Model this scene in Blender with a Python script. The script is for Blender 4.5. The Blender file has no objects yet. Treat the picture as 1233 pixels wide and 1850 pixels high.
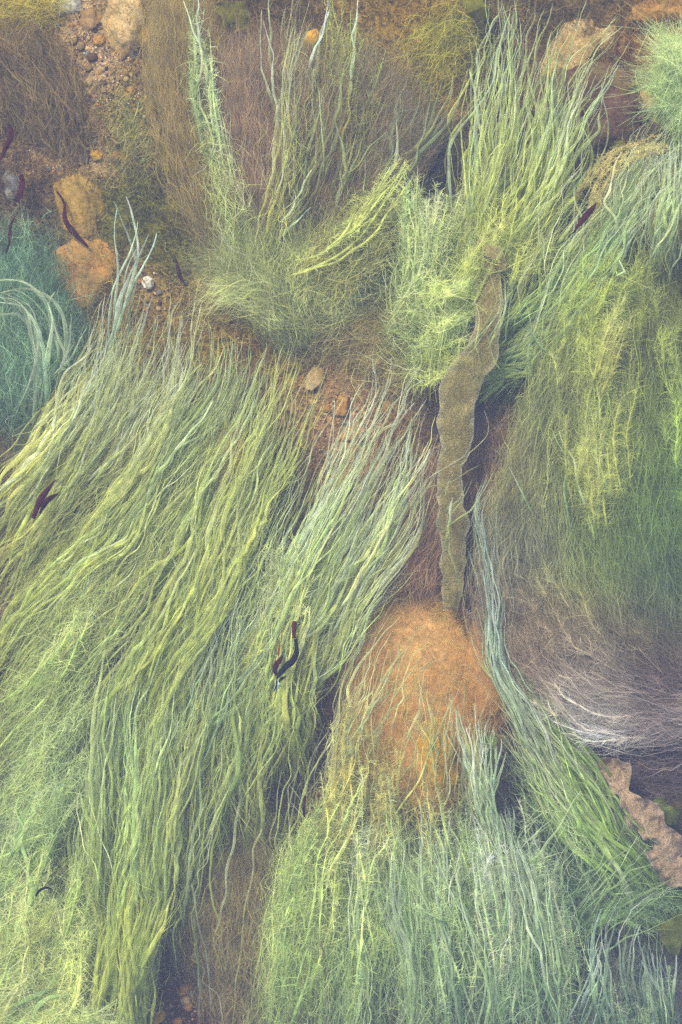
import bpy, math
import numpy as np

# ------------------------------------------------------------------ camera, world, sun, exposure
SC = bpy.context.scene
COL = SC.collection
H = 4.0                                    # camera height above the sea bed, metres
ZREF = 0.12                                # most weed floats about this high
W_M, H_M = 1.233, 1.85                     # patch of sea bed in view, metres

cam = bpy.data.cameras.new("camera")
cam.sensor_fit = 'VERTICAL'
cam.sensor_height = 36.0
cam.lens = 36.0 * (H - ZREF) / H_M
cam.clip_start, cam.clip_end = 0.05, 100.0
cam_ob = bpy.data.objects.new("camera", cam)
COL.objects.link(cam_ob)
cam_ob.location = (0, 0, H)
SC.camera = cam_ob

SUN_EL, SUN_AZ = math.radians(56), math.radians(-35)     # azimuth from north, towards west: light from upper left
world = bpy.data.worlds.new("World")
SC.world = world
world.use_nodes = True
nt = world.node_tree
sky = nt.nodes.new("ShaderNodeTexSky")
sky.sky_type = 'NISHITA'
sky.sun_disc = False
sky.sun_elevation = SUN_EL
sky.sun_rotation = SUN_AZ
sky.dust_density = 3.0
bg = nt.nodes["Background"]
bg.inputs["Strength"].default_value = 0.15
nt.links.new(sky.outputs[0], bg.inputs["Color"])

sun = bpy.data.lights.new("sun", 'SUN')
sun.energy = 2.6
sun.angle = math.radians(14.0)             # rippled water softens it
sun.color = (1.0, 0.97, 0.92)
sun_ob = bpy.data.objects.new("sun", sun)
COL.objects.link(sun_ob)
from mathutils import Vector
sun_dir = Vector((math.sin(SUN_AZ) * math.cos(SUN_EL), math.cos(SUN_AZ) * math.cos(SUN_EL), math.sin(SUN_EL)))
sun_ob.rotation_euler = sun_dir.to_track_quat('Z', 'Y').to_euler()
SC.view_settings.view_transform = 'Standard'
SC.view_settings.look = 'None'
SC.view_settings.exposure = 0.86
SC.view_settings.gamma = 1.0
SC.cycles.transparent_max_bounces = 16
SC.cycles.max_bounces = 8
SC.cycles.diffuse_bounces = 3
SC.cycles.transmission_bounces = 4
SC.cycles.volume_bounces = 0
SC.cycles.use_denoising = False

# ------------------------------------------------------------------ helpers
rng = np.random.default_rng(11)
VEIL = np.array([0.050, 0.058, 0.094])
GAIN = 1.02
GAIN_W = 0.55


def lin(c):
    c = np.asarray(c, float) / 255.0
    return np.where(c <= 0.04045, c / 12.92, ((c + 0.055) / 1.055) ** 2.4)


def A(*c):
    """own colour (linear) of a surface that shows as this sRGB colour under the water here"""
    v = (lin(c) - VEIL * 0.8) / GAIN
    return np.clip(v, 0.008, 0.85)


def AW(*c):
    """the same for thin weed, which shades itself"""
    v = (lin(c) - VEIL * 0.62) / GAIN_W
    return np.clip(v, 0.012, 0.80)


def P(px, py, z=0.0):
    """a point of the sea bed map (millimetres from its upper left corner) at height z"""
    k = 0.001 * (H - z) / (H - ZREF)
    return np.stack([(np.asarray(px, float) - 616.5) * k, -(np.asarray(py, float) - 925.0) * k,
                     np.zeros_like(np.asarray(px, float)) + z], -1)


def smooth(x):
    x = np.clip(x, 0, 1)
    return x * x * (3 - 2 * x)


def mesh_object(name, V, Q, C, mat, parent=None, smooth_shade=True):
    V = np.ascontiguousarray(V, np.float32).reshape(-1, 3)
    Q = np.ascontiguousarray(Q, np.int32)
    k = Q.shape[1]
    me = bpy.data.meshes.new(name)
    me.vertices.add(len(V))
    me.vertices.foreach_set("co", V.ravel())
    me.loops.add(Q.size)
    me.loops.foreach_set("vertex_index", Q.ravel())
    me.polygons.add(len(Q))
    me.polygons.foreach_set("loop_start", np.arange(0, Q.size, k, dtype=np.int32))
    if smooth_shade:
        me.polygons.foreach_set("use_smooth", np.ones(len(Q), bool))
    if C is not None:
        at = me.color_attributes.new("Col", 'FLOAT_COLOR', 'POINT')
        C = np.asarray(C, np.float32).reshape(len(V), -1)
        if C.shape[1] == 3:
            C = np.concatenate([C, np.ones((len(V), 1), np.float32)], 1)
        at.data.foreach_set("color", np.ascontiguousarray(C).ravel())
    me.update(calc_edges=True)
    me.materials.append(mat)
    ob = bpy.data.objects.new(name, me)
    COL.objects.link(ob)
    if parent is not None:
        ob.parent = parent
        ob.location = -np.array(parent.location)      # parts are modelled in bed coordinates
    return ob


def tag(o, label=None, cat=None, group=None, kind=None):
    if label: o["label"] = label
    if cat: o["category"] = cat
    if group: o["group"] = group
    if kind: o["kind"] = kind
    return o


def empty(name, loc, label, cat, group=None):
    o = bpy.data.objects.new(name, None)
    o.empty_display_size = 0.02
    COL.objects.link(o)
    o.location = loc
    return tag(o, label, cat, group)


# ------------------------------------------------------------------ materials
def new_mat(name):
    m = bpy.data.materials.new(name)
    m.use_nodes = True
    m.node_tree.nodes.clear()
    return m, m.node_tree.nodes, m.node_tree.links


def weed_material(name, transl=0.45, clear=False, mottling=70.0, bump=0.0, bscale=300.0, vary=0.28, opacity=1.0):
    m, N, L = new_mat(name)
    out = N.new("ShaderNodeOutputMaterial")
    at = N.new("ShaderNodeAttribute"); at.attribute_name = "Col"
    tc = N.new("ShaderNodeTexCoord")
    no = N.new("ShaderNodeTexNoise"); no.inputs["Scale"].default_value = mottling
    no.inputs["Detail"].default_value = 3
    L.new(tc.outputs["Object"], no.inputs["Vector"])
    mr = N.new("ShaderNodeMapRange")
    mr.inputs["From Min"].default_value, mr.inputs["From Max"].default_value = 0.3, 0.7
    mr.inputs["To Min"].default_value, mr.inputs["To Max"].default_value = 1 - vary, 1 + vary
    L.new(no.outputs["Fac"], mr.inputs["Value"])
    mul = N.new("ShaderNodeMix"); mul.data_type = 'RGBA'; mul.blend_type = 'MULTIPLY'
    mul.inputs["Factor"].default_value = 1.0
    L.new(at.outputs["Color"], mul.inputs["A"])
    L.new(mr.outputs["Result"], mul.inputs["B"])
    d = N.new("ShaderNodeBsdfDiffuse"); t = N.new("ShaderNodeBsdfTranslucent")
    L.new(mul.outputs["Result"], d.inputs["Color"]); L.new(mul.outputs["Result"], t.inputs["Color"])
    if bump:
        bn = N.new("ShaderNodeTexNoise"); bn.inputs["Scale"].default_value = bscale
        L.new(tc.outputs["Object"], bn.inputs["Vector"])
        bp = N.new("ShaderNodeBump"); bp.inputs["Strength"].default_value = bump
        bp.inputs["Distance"].default_value = 0.004
        L.new(bn.outputs["Fac"], bp.inputs["Height"])
        L.new(bp.outputs["Normal"], d.inputs["Normal"])
    mx = N.new("ShaderNodeMixShader"); mx.inputs["Fac"].default_value = transl
    L.new(d.outputs[0], mx.inputs[1]); L.new(t.outputs[0], mx.inputs[2])
    last = mx.outputs[0]
    if clear:                                  # thin walled tube: clear in the middle, denser at its edges
        lw = N.new("ShaderNodeLayerWeight"); lw.inputs["Blend"].default_value = 0.35
        mm = N.new("ShaderNodeMath"); mm.operation = 'ADD'; mm.use_clamp = True
        L.new(at.outputs["Alpha"], mm.inputs[0]); L.new(lw.outputs["Facing"], mm.inputs[1])
        tr = N.new("ShaderNodeBsdfTransparent")
        m2 = N.new("ShaderNodeMixShader")
        L.new(mm.outputs[0], m2.inputs["Fac"])
        L.new(tr.outputs[0], m2.inputs[1]); L.new(last, m2.inputs[2])
        last = m2.outputs[0]
    if opacity < 1.0:                          # hairs finer than they are modelled: part of the light passes by
        tr = N.new("ShaderNodeBsdfTransparent")
        m2 = N.new("ShaderNodeMixShader"); m2.inputs["Fac"].default_value = opacity
        L.new(tr.outputs[0], m2.inputs[1]); L.new(last, m2.inputs[2])
        last = m2.outputs[0]
    L.new(last, out.inputs["Surface"])
    return m


M_TUBE = weed_material("weed_tube", 0.40, clear=True)
M_FUZZ = weed_material("weed_fuzz", 0.45, opacity=0.8)
M_WOOL = weed_material("weed_wool", 0.45, mottling=25.0, opacity=0.5)
M_GRIT = weed_material("grit", 0.0, mottling=300.0, vary=0.3)
M_CARPET = weed_material("algae_carpet", 0.35, mottling=25.0)
M_STRAP = weed_material("weed_strap", 0.25, mottling=380.0, bump=0.8, bscale=300.0, vary=0.42, clear=True)
M_RED = weed_material("red_weed", 0.15, mottling=120.0)
M_SHEET = weed_material("weed_sheet", 0.35, clear=True, mottling=40.0)


def rock_material(name, c1, c2, c3, scale=14.0, bump=0.5, film=0.75):
    m, N, L = new_mat(name)
    out = N.new("ShaderNodeOutputMaterial")
    b = N.new("ShaderNodeBsdfPrincipled"); b.inputs["Roughness"].default_value = 0.75
    b.inputs["Specular IOR Level"].default_value = 0.15
    tc = N.new("ShaderNodeTexCoord")
    n1 = N.new("ShaderNodeTexNoise"); n1.inputs["Scale"].default_value = scale
    n1.inputs["Detail"].default_value = 8; n1.inputs["Roughness"].default_value = 0.65
    n2 = N.new("ShaderNodeTexNoise"); n2.inputs["Scale"].default_value = scale * 9
    n2.inputs["Detail"].default_value = 4
    L.new(tc.outputs["Object"], n1.inputs["Vector"]); L.new(tc.outputs["Object"], n2.inputs["Vector"])
    r = N.new("ShaderNodeValToRGB")
    e = r.color_ramp.elements
    e[0].position, e[0].color = 0.32, (*c1, 1)
    e[1].position, e[1].color = 0.68, (*c3, 1)
    k = e.new(0.5); k.color = (*c2, 1)
    L.new(n1.outputs["Fac"], r.inputs["Fac"])
    mr = N.new("ShaderNodeMapRange")
    mr.inputs["From Min"].default_value, mr.inputs["From Max"].default_value = 0.3, 0.7
    mr.inputs["To Min"].default_value, mr.inputs["To Max"].default_value = 0.6, 1.25
    L.new(n2.outputs["Fac"], mr.inputs["Value"])
    mul = N.new("ShaderNodeMix"); mul.data_type = 'RGBA'; mul.blend_type = 'MULTIPLY'
    mul.inputs["Factor"].default_value = 1.0
    L.new(r.outputs["Color"], mul.inputs["A"]); L.new(mr.outputs["Result"], mul.inputs["B"])
    n3 = N.new("ShaderNodeTexNoise"); n3.inputs["Scale"].default_value = scale * 2.2
    n3.inputs["Detail"].default_value = 9; n3.inputs["Roughness"].default_value = 0.72
    L.new(tc.outputs["Object"], n3.inputs["Vector"])
    m3 = N.new("ShaderNodeMapRange"); m3.inputs["From Min"].default_value, m3.inputs["From Max"].default_value = 0.44, 0.66
    m3.inputs["To Max"].default_value = film
    L.new(n3.outputs["Fac"], m3.inputs["Value"])
    fl = N.new("ShaderNodeMix"); fl.data_type = 'RGBA'
    L.new(m3.outputs["Result"], fl.inputs["Factor"])
    L.new(mul.outputs["Result"], fl.inputs["A"]); fl.inputs["B"].default_value = (*A(112, 106, 76), 1)
    L.new(fl.outputs["Result"], b.inputs["Base Color"])
    bp = N.new("ShaderNodeBump"); bp.inputs["Strength"].default_value = bump
    bp.inputs["Distance"].default_value = 0.006
    L.new(n2.outputs["Fac"], bp.inputs["Height"]); L.new(bp.outputs["Normal"], b.inputs["Normal"])
    L.new(b.outputs[0], out.inputs["Surface"])
    return m


# ------------------------------------------------------------------ value noise for shapes and colours
class Noise:
    def __init__(s, seed):
        s.g = np.random.default_rng(seed).uniform(-1, 1, (64, 64, 16))

    def at(s, x, y, z=0.0):
        x, y = np.asarray(x, float), np.asarray(y, float)
        z = np.zeros_like(x) + z
        r = np.zeros_like(x)
        xi, yi, zi = np.floor(x).astype(int), np.floor(y).astype(int), np.floor(z).astype(int)
        fx, fy, fz = smooth(x - xi), smooth(y - yi), smooth(z - zi)
        for a in (0, 1):
            for b in (0, 1):
                for c in (0, 1):
                    w = (fx if a else 1 - fx) * (fy if b else 1 - fy) * (fz if c else 1 - fz)
                    r = r + w * s.g[(xi + a) % 64, (yi + b) % 64, (zi + c) % 16]
        return r


NZ = Noise(3)


def bed_z(px, py):
    """height of the sea bed under a map point, metres"""
    return (0.016 * NZ.at(px / 170.0, py / 170.0) + 0.008 * NZ.at(px / 60.0 + 9, py / 60.0)
            + 0.003 * NZ.at(px / 22.0, py / 22.0 + 5))


BASE = (112, 102, 88)
PATCH = [  # x, y, radius x, radius y, colour as seen, with shade of dark gaps and sunlight on gravel painted in
    (160, 110, 110, 130, (172, 148, 118)), (50, 110, 70, 120, (118, 106, 76)), (120, 210, 80, 70, (100, 92, 76)),
    (250, 200, 60, 60, (120, 112, 74)), (240, 370, 80, 80, (106, 108, 72)), (130, 290, 90, 40, (156, 132, 106)),
    (40, 600, 110, 170, (80, 104, 100)), (330, 430, 80, 70, (112, 110, 74)), (280, 560, 110, 60, (142, 124, 90)),
    (420, 590, 110, 70, (146, 130, 88)), (60, 330, 60, 60, (100, 88, 84)), (400, 180, 140, 200, (118, 100, 82)),
    (620, 250, 130, 200, (96, 86, 90)), (720, 60, 120, 90, (140, 118, 82)), (780, 120, 60, 60, (170, 138, 74)),
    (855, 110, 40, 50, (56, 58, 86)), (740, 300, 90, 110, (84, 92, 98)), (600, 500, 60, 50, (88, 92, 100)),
    (650, 570, 120, 90, (142, 116, 88)), (620, 760, 110, 140, (158, 128, 102)), (1090, 190, 130, 110, (98, 78, 78)),
    (1100, 320, 80, 90, (92, 84, 84)), (1190, 120, 70, 110, (140, 110, 86)), (1050, 430, 100, 90, (84, 98, 92)),
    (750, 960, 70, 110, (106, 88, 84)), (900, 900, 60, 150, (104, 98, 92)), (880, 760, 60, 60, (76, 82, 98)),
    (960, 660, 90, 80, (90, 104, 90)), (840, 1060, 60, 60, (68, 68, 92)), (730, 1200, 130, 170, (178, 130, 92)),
    (880, 1180, 60, 80, (124, 86, 78)), (1110, 900, 160, 300, (104, 112, 72)), (1080, 1200, 180, 90, (112, 98, 100)),
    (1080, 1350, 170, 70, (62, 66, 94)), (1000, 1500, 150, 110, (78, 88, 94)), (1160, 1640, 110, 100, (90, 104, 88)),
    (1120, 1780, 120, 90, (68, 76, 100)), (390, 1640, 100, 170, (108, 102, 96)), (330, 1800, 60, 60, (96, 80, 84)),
    (150, 960, 120, 60, (122, 108, 84)), (250, 1150, 240, 220, (92, 104, 88)), (120, 1520, 140, 150, (82, 100, 98)),
    (60, 1750, 130, 130, (110, 122, 92)), (440, 1400, 90, 150, (96, 98, 96)), (680, 1700, 230, 180, (96, 112, 104)),
    (420, 900, 150, 120, (106, 110, 82)), (20, 830, 60, 80, (108, 100, 92)), (470, 650, 90, 60, (134, 116, 86)),
]


def bed_colour(px, py):
    px, py = np.asarray(px, float), np.asarray(py, float)
    qx = px + 26 * NZ.at(px / 45.0, py / 45.0, 3.3)
    qy = py + 26 * NZ.at(px / 45.0 + 20, py / 45.0, 5.1)
    acc = np.zeros(px.shape + (3,)) + A(*BASE) * 0.25
    ws = np.zeros(px.shape) + 0.25
    for x, y, rx, ry, c in PATCH:
        w = np.exp(-(((qx - x) / rx) ** 2 + ((qy - y) / ry) ** 2) * 1.6) * (110.0 / min(rx, ry)) ** 1.5
        acc += w[..., None] * A(*c)
        ws += w
    return acc / ws[..., None]


# ------------------------------------------------------------------ sea bed (one sheet that runs far beyond the view)
def build_bed():
    ax = np.concatenate([[-7000, -4500, -2800, -1700, -1000, -600, -350], np.arange(-200, 1440, 7), [1600, 1850, 2250, 2900, 4000, 5700, 8200]])
    ay = np.concatenate([[-7000, -4500, -2800, -1700, -1000, -600, -350], np.arange(-200, 2060, 7), [2200, 2450, 2850, 3500, 4600, 6300, 8800]])
    X, Y = np.meshgrid(ax, ay)
    Z = bed_z(X, Y)
    V = np.stack([(X - 616.5) * 0.001 * H / (H - ZREF), -(Y - 925) * 0.001 * H / (H - ZREF), Z], -1)
    n, k = X.shape
    i = np.arange(n * k).reshape(n, k)
    Q = np.stack([i[:-1, :-1], i[1:, :-1], i[1:, 1:], i[:-1, 1:]], -1).reshape(-1, 4)
    m, N, L = new_mat("sandy_sea_bed")
    out = N.new("ShaderNodeOutputMaterial")
    b = N.new("ShaderNodeBsdfPrincipled"); b.inputs["Roughness"].default_value = 0.9
    b.inputs["Specular IOR Level"].default_value = 0.1
    at = N.new("ShaderNodeAttribute"); at.attribute_name = "Col"
    tc = N.new("ShaderNodeTexCoord")
    vo = N.new("ShaderNodeTexVoronoi"); vo.inputs["Scale"].default_value = 210
    no = N.new("ShaderNodeTexNoise"); no.inputs["Scale"].default_value = 55; no.inputs["Detail"].default_value = 7
    L.new(tc.outputs["Object"], vo.inputs["Vector"]); L.new(tc.outputs["Object"], no.inputs["Vector"])
    sp = N.new("ShaderNodeSeparateColor"); L.new(vo.outputs["Color"], sp.inputs[0])
    m1 = N.new("ShaderNodeMapRange"); m1.inputs["To Min"].default_value = 0.45; m1.inputs["To Max"].default_value = 1.6
    L.new(sp.outputs[0], m1.inputs["Value"])
    m2 = N.new("ShaderNodeMapRange"); m2.inputs["From Min"].default_value = 0.3; m2.inputs["From Max"].default_value = 0.7
    m2.inputs["To Min"].default_value = 0.55; m2.inputs["To Max"].default_value = 1.35
    L.new(no.outputs["Fac"], m2.inputs["Value"])
    mu = N.new("ShaderNodeMath"); mu.operation = 'MULTIPLY'
    L.new(m1.outputs["Result"], mu.inputs[0]); L.new(m2.outputs["Result"], mu.inputs[1])
    mul = N.new("ShaderNodeMix"); mul.data_type = 'RGBA'; mul.blend_type = 'MULTIPLY'; mul.inputs["Factor"].default_value = 1
    L.new(at.outputs["Color"], mul.inputs["A"]); L.new(mu.outputs[0], mul.inputs["B"])
    L.new(mul.outputs["Result"], b.inputs["Base Color"])
    bp = N.new("ShaderNodeBump"); bp.inputs["Strength"].default_value = 0.7; bp.inputs["Distance"].default_value = 0.004
    L.new(vo.outputs["Distance"], bp.inputs["Height"]); L.new(bp.outputs["Normal"], b.inputs["Normal"])
    L.new(b.outputs[0], out.inputs["Surface"])
    o = mesh_object("sea_bed", V.reshape(-1, 3), Q, bed_colour(X.ravel(), Y.ravel()), m)
    tag(o, "sandy brown sea bed with gravel under the seaweed", "sea bed", kind="structure")


build_bed()

# ------------------------------------------------------------------ strands
RES = 28


def resample(pts, n):
    p = np.asarray(pts, float)
    # Catmull-Rom through the points, then even steps
    q = np.vstack([2 * p[0] - p[1], p, 2 * p[-1] - p[-2]])
    out = []
    for i in range(1, len(q) - 2):
        t = np.linspace(0, 1, 14, endpoint=False)[:, None]
        a, b, c, d = q[i - 1], q[i], q[i + 1], q[i + 2]
        out.append(0.5 * (2 * b + (c - a) * t + (2 * a - 5 * b + 4 * c - d) * t ** 2 + (3 * b - a - 3 * c + d) * t ** 3))
    out = np.vstack(out + [p[-1:]])
    s = np.concatenate([[0], np.cumsum(np.linalg.norm(np.diff(out, axis=0), axis=1))])
    u = np.linspace(0, s[-1], n)
    return np.stack([np.interp(u, s, out[:, k]) for k in (0, 1)], -1)


def lerp_rows(Pn, t):
    """sample each row polyline (n,M,2) at parameters t (n,K)"""
    M = Pn.shape[1]
    x = np.clip(t, 0, 1) * (M - 1)
    i = np.minimum(x.astype(int), M - 2)
    f = (x - i)[..., None]
    r = np.arange(len(Pn))[:, None]
    return Pn[r, i] * (1 - f) + Pn[r, i + 1] * f


def snoise(n, arc, lam, sharp=False):
    """smooth random wander of each strand along its length (not periodic)"""
    lam = np.broadcast_to(np.asarray(lam, float), (n,))[:, None]
    x = arc / lam + rng.uniform(0, 1, (n, 1))
    i = x.astype(int)
    f = x - i
    if not sharp:
        f = smooth(f)
    tab = rng.normal(0, 1, (n, int(i.max()) + 3))
    r = np.arange(n)[:, None]
    return tab[r, i] * (1 - f) + tab[r, i + 1] * f


def paths(guides, n, N=40, jit=8.0, start=0.35, end=0.35, wig=3.0, z=(0.02, 0.06, 0.18), curl=0.0, us=None, drift=12.0, lock=8, lockw=0.09, wander=11.0, cap=1.0, along=12.0, lockdrift=22.0):
    """n strands that follow the guides in locks; returns points (n,N,3) in metres, map points, T (n,N), length, lock number"""
    G = np.stack([resample(g, RES) for g in guides])
    k = len(G)
    nl = max(2, int(n / lock)) if us is None else n
    lk = rng.integers(0, nl, n) if us is None else np.arange(n)
    u = (rng.uniform(-0.12, k - 1 + 0.12, nl)[lk] + rng.normal(0, lockw, n)) if us is None else np.asarray(us, float)
    u = np.clip(u, -0.2, k - 0.8)
    if k > 1:
        i = np.clip(np.floor(u).astype(int), 0, k - 2)
        f = (u - i)[:, None, None]
        B = G[i] * (1 - f) + G[i + 1] * f
    else:
        B = np.repeat(G, n, 0)
    t0 = rng.uniform(0, 1, n) ** 1.2 * start
    le = rng.uniform(0, 1, nl) ** 1.4
    t1 = 1 - np.clip(0.65 * le[lk] + 0.35 * rng.uniform(0, 1, n) ** 1.5 + rng.normal(0, 0.06, n), 0, 1) * end
    t1 = np.maximum(t1, t0 + 0.12)
    t0, t1 = t0 * cap, t1 * cap
    s = np.linspace(0, 1, N)[None]
    t = t0[:, None] + (t1 - t0)[:, None] * s
    X = lerp_rows(B, t)
    d = np.gradient(X, axis=1)
    seg = np.linalg.norm(d, axis=2)
    Ln = seg.sum(1)
    d /= np.maximum(seg, 1e-6)[..., None]
    nrm = np.stack([-d[..., 1], d[..., 0]], -1)
    arc = s * Ln[:, None]
    garc = t * Ln.mean() / max(0.2, 1 - (start + end) / 3)
    # each lock wanders as one
    lam = 130.0
    x = garc / lam
    i = x.astype(int); f = smooth(x - i)
    tab = rng.normal(0, 1, (nl, int(i.max()) + 3)) * wander
    off = tab[lk[:, None], i] * (1 - f) + tab[lk[:, None], i + 1] * f
    off = off + rng.normal(0, jit, n)[:, None] + (rng.normal(0, lockdrift, nl)[lk])[:, None] * (s - rng.uniform(0.2, 0.8, nl)[lk][:, None]) + (drift * np.clip(rng.standard_t(3, n), -4, 4))[:, None] * (s - rng.uniform(0.2, 0.6, (n, 1)))
    off = off + wig * 1.6 * snoise(n, arc, rng.uniform(90, 260, n)) + wig * 0.7 * snoise(n, arc, rng.uniform(40, 90, n))
    kink = rng.uniform(0, 1, n)[:, None] ** 2.5
    off = off + wig * 0.5 * snoise(n, arc, rng.uniform(22, 40, n)) + wig * 1.0 * kink * snoise(n, arc, rng.uniform(16, 34, n), True)
    alo = np.zeros_like(off)
    if curl:
        am = curl * rng.uniform(0.2, 1.2, n)[:, None]
        lm = rng.uniform(14, 40, n)
        off = off + am * snoise(n, arc, lm)
        alo = am * snoise(n, arc, lm)
    alo = alo + rng.normal(0, along, n)[:, None]
    X = X + nrm * off[..., None] + d * alo[..., None]
    zt = np.clip(rng.uniform(z[1], z[2], nl)[lk] + rng.normal(0, 0.15 * (z[2] - z[1]), n), z[1] * 0.7, z[2] * 1.05)[:, None]
    zz = z[0] + (zt - z[0]) * smooth(s / 0.4) + 0.008 * snoise(n, arc, 90.0)
    zz = np.maximum(zz, 0.004)
    k3 = 0.001 * (H - zz) / (H - ZREF)
    P3 = np.stack([(X[..., 0] - 616.5) * k3, -(X[..., 1] - 925.0) * k3, zz], -1)
    return P3, X, np.repeat(s, n, 0), Ln, lk


def frames(P3):
    t = np.gradient(P3, axis=1)
    t /= np.maximum(np.linalg.norm(t, axis=2, keepdims=True), 1e-9)
    s = np.cross(t, [0, 0, 1.0])
    s /= np.maximum(np.linalg.norm(s, axis=2, keepdims=True), 1e-6)
    return t, s, np.cross(s, t)


def tubes(P3, R, C, flat=0.4, sides=6):
    """R (n,N) radius in metres, C (n,N,4). -> V (n,N*sides,3), Q, C"""
    n, N, _ = P3.shape
    t, s, u = frames(P3)
    a = np.arange(sides) / sides * 2 * math.pi
    tw = rng.uniform(0, 6.28, (n, 1)) + np.cumsum(rng.normal(0, 0.12, (n, N)), 1)
    fl = flat * (1 + 0.35 * np.sin(tw))
    ring = (s[:, :, None, :] * np.cos(a)[None, None, :, None] + u[:, :, None, :] * (np.sin(a)[None, None, :] * fl[:, :, None])[..., None])
    V = P3[:, :, None, :] + ring * R[:, :, None, None]
    i = np.arange(N * sides).reshape(N, sides)
    j = np.roll(i, -1, 1)
    Q = np.stack([i[:-1], j[:-1], j[1:], i[1:]], -1).reshape(-1, 4)
    return V.reshape(n, -1, 3), Q, np.repeat(C, sides, 1)


def ribbons(P3, Wd, C, tilt=0.6):
    """flat ribbons. P3 (n,N,3) Wd (n,N) half width, C (n,N,3)"""
    n, N, _ = P3.shape
    t, s, u = frames(P3)
    r = rng.normal(0, tilt, (n, 1, 1))
    w = (s * np.cos(r) + u * np.sin(r)) * Wd[..., None]
    V = np.stack([P3 - w, P3 + w], 2).reshape(n, 2 * N, 3)
    i = np.arange(N - 1) * 2
    Q = np.stack([i, i + 1, i + 3, i + 2], -1)
    return V, Q, np.repeat(C, 2, 1)


def merge(V, Q, C):
    n, k, _ = V.shape
    QQ = (Q[None] + (np.arange(n) * k)[:, None, None]).reshape(-1, Q.shape[1])
    return V.reshape(-1, 3), QQ, C.reshape(-1, C.shape[-1])


def ramp(T, stops, cols):
    """T (n,N), stops [..], cols (len,n,3)"""
    out = np.zeros(T.shape + (3,))
    cols = np.asarray(cols)
    for c in range(3):
        acc = np.zeros_like(T)
        for k in range(len(stops) - 1):
            f = smooth((T - stops[k]) / (stops[k + 1] - stops[k]))
            lo, hi = cols[k][:, c][:, None], cols[k + 1][:, c][:, None]
            acc = np.where(T >= stops[k], lo * (1 - f) + hi * f, acc)
        out[..., c] = acc
    return out


def pick(pal, n, vary=0.16):
    pal = np.stack([AW(*c) for c in pal])
    w = rng.dirichlet(np.ones(len(pal)) * 0.7, n)
    c = w @ pal
    c = c * np.array([1.03, 1.02, 0.90])
    return np.clip(c * np.exp(rng.normal(0, vary, (n, 1))) * np.exp(rng.normal(0, vary * 0.25, (n, 3))), 0.005, 0.85)


def branchlets(P3, T, stemC, K, length, width, spread=(25, 80), curl=0.6, lighten=1.1, tmin=0.05, seg=4):
    """short side hairs all along each strand; returns V (n*K,..), Q, C"""
    n, N, _ = P3.shape
    t, s, u = frames(P3)
    x = rng.uniform(tmin, 0.995, (n, K)) * (N - 1)
    i = np.minimum(x.astype(int), N - 2)
    f = (x - i)[..., None]
    r = np.arange(n)[:, None]
    g = lambda a: a[r, i] * (1 - f) + a[r, i + 1] * f
    b, tt, ss, uu, cc = g(P3), g(t), g(s), g(u), g(stemC[..., :3])
    an = np.radians(rng.uniform(spread[0], spread[1], (n, K)))[..., None]
    ph = rng.choice([-1, 1], (n, K)) * rng.uniform(0, 1, (n, K))
    ph = np.where(ph > 0, ph * 1.1 - 0.2, math.pi + ph * 1.1 + 0.2)[..., None]
    side = ss * np.cos(ph) + uu * np.sin(ph)
    d0 = tt * np.cos(an) + side * np.sin(an)
    bend = rng.normal(0, curl, (n, K, 1)) * np.cross(d0, uu) + rng.normal(0, curl * 0.6, (n, K, 1)) * tt
    L = (length * np.exp(rng.normal(0, 0.4, (n, K))) * (1.1 - 0.5 * (x / (N - 1)))) [..., None, None]
    q = np.linspace(0, 1, seg)[None, None, :, None]
    wob = rng.normal(0, 0.12, (n, K, 1, 3)) * np.sin(q * 5 + rng.uniform(0, 6, (n, K, 1, 1)))
    pts = b[:, :, None, :] + L * (d0[:, :, None, :] * q + bend[:, :, None, :] * q ** 2 + wob * q)
    pts = pts.reshape(n * K, seg, 3)
    wd = width * np.exp(rng.normal(0, 0.25, n * K))[:, None] * np.linspace(1, 0.45, seg)[None]
    c = np.clip(cc * lighten * np.exp(rng.normal(0, 0.15, (n, K, 1))), 0.005, 0.85)
    c = np.repeat(c.reshape(n * K, 1, 3), seg, 1)
    return ribbons(pts, wd, c, 0.7)


NAMES = {}


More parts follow.
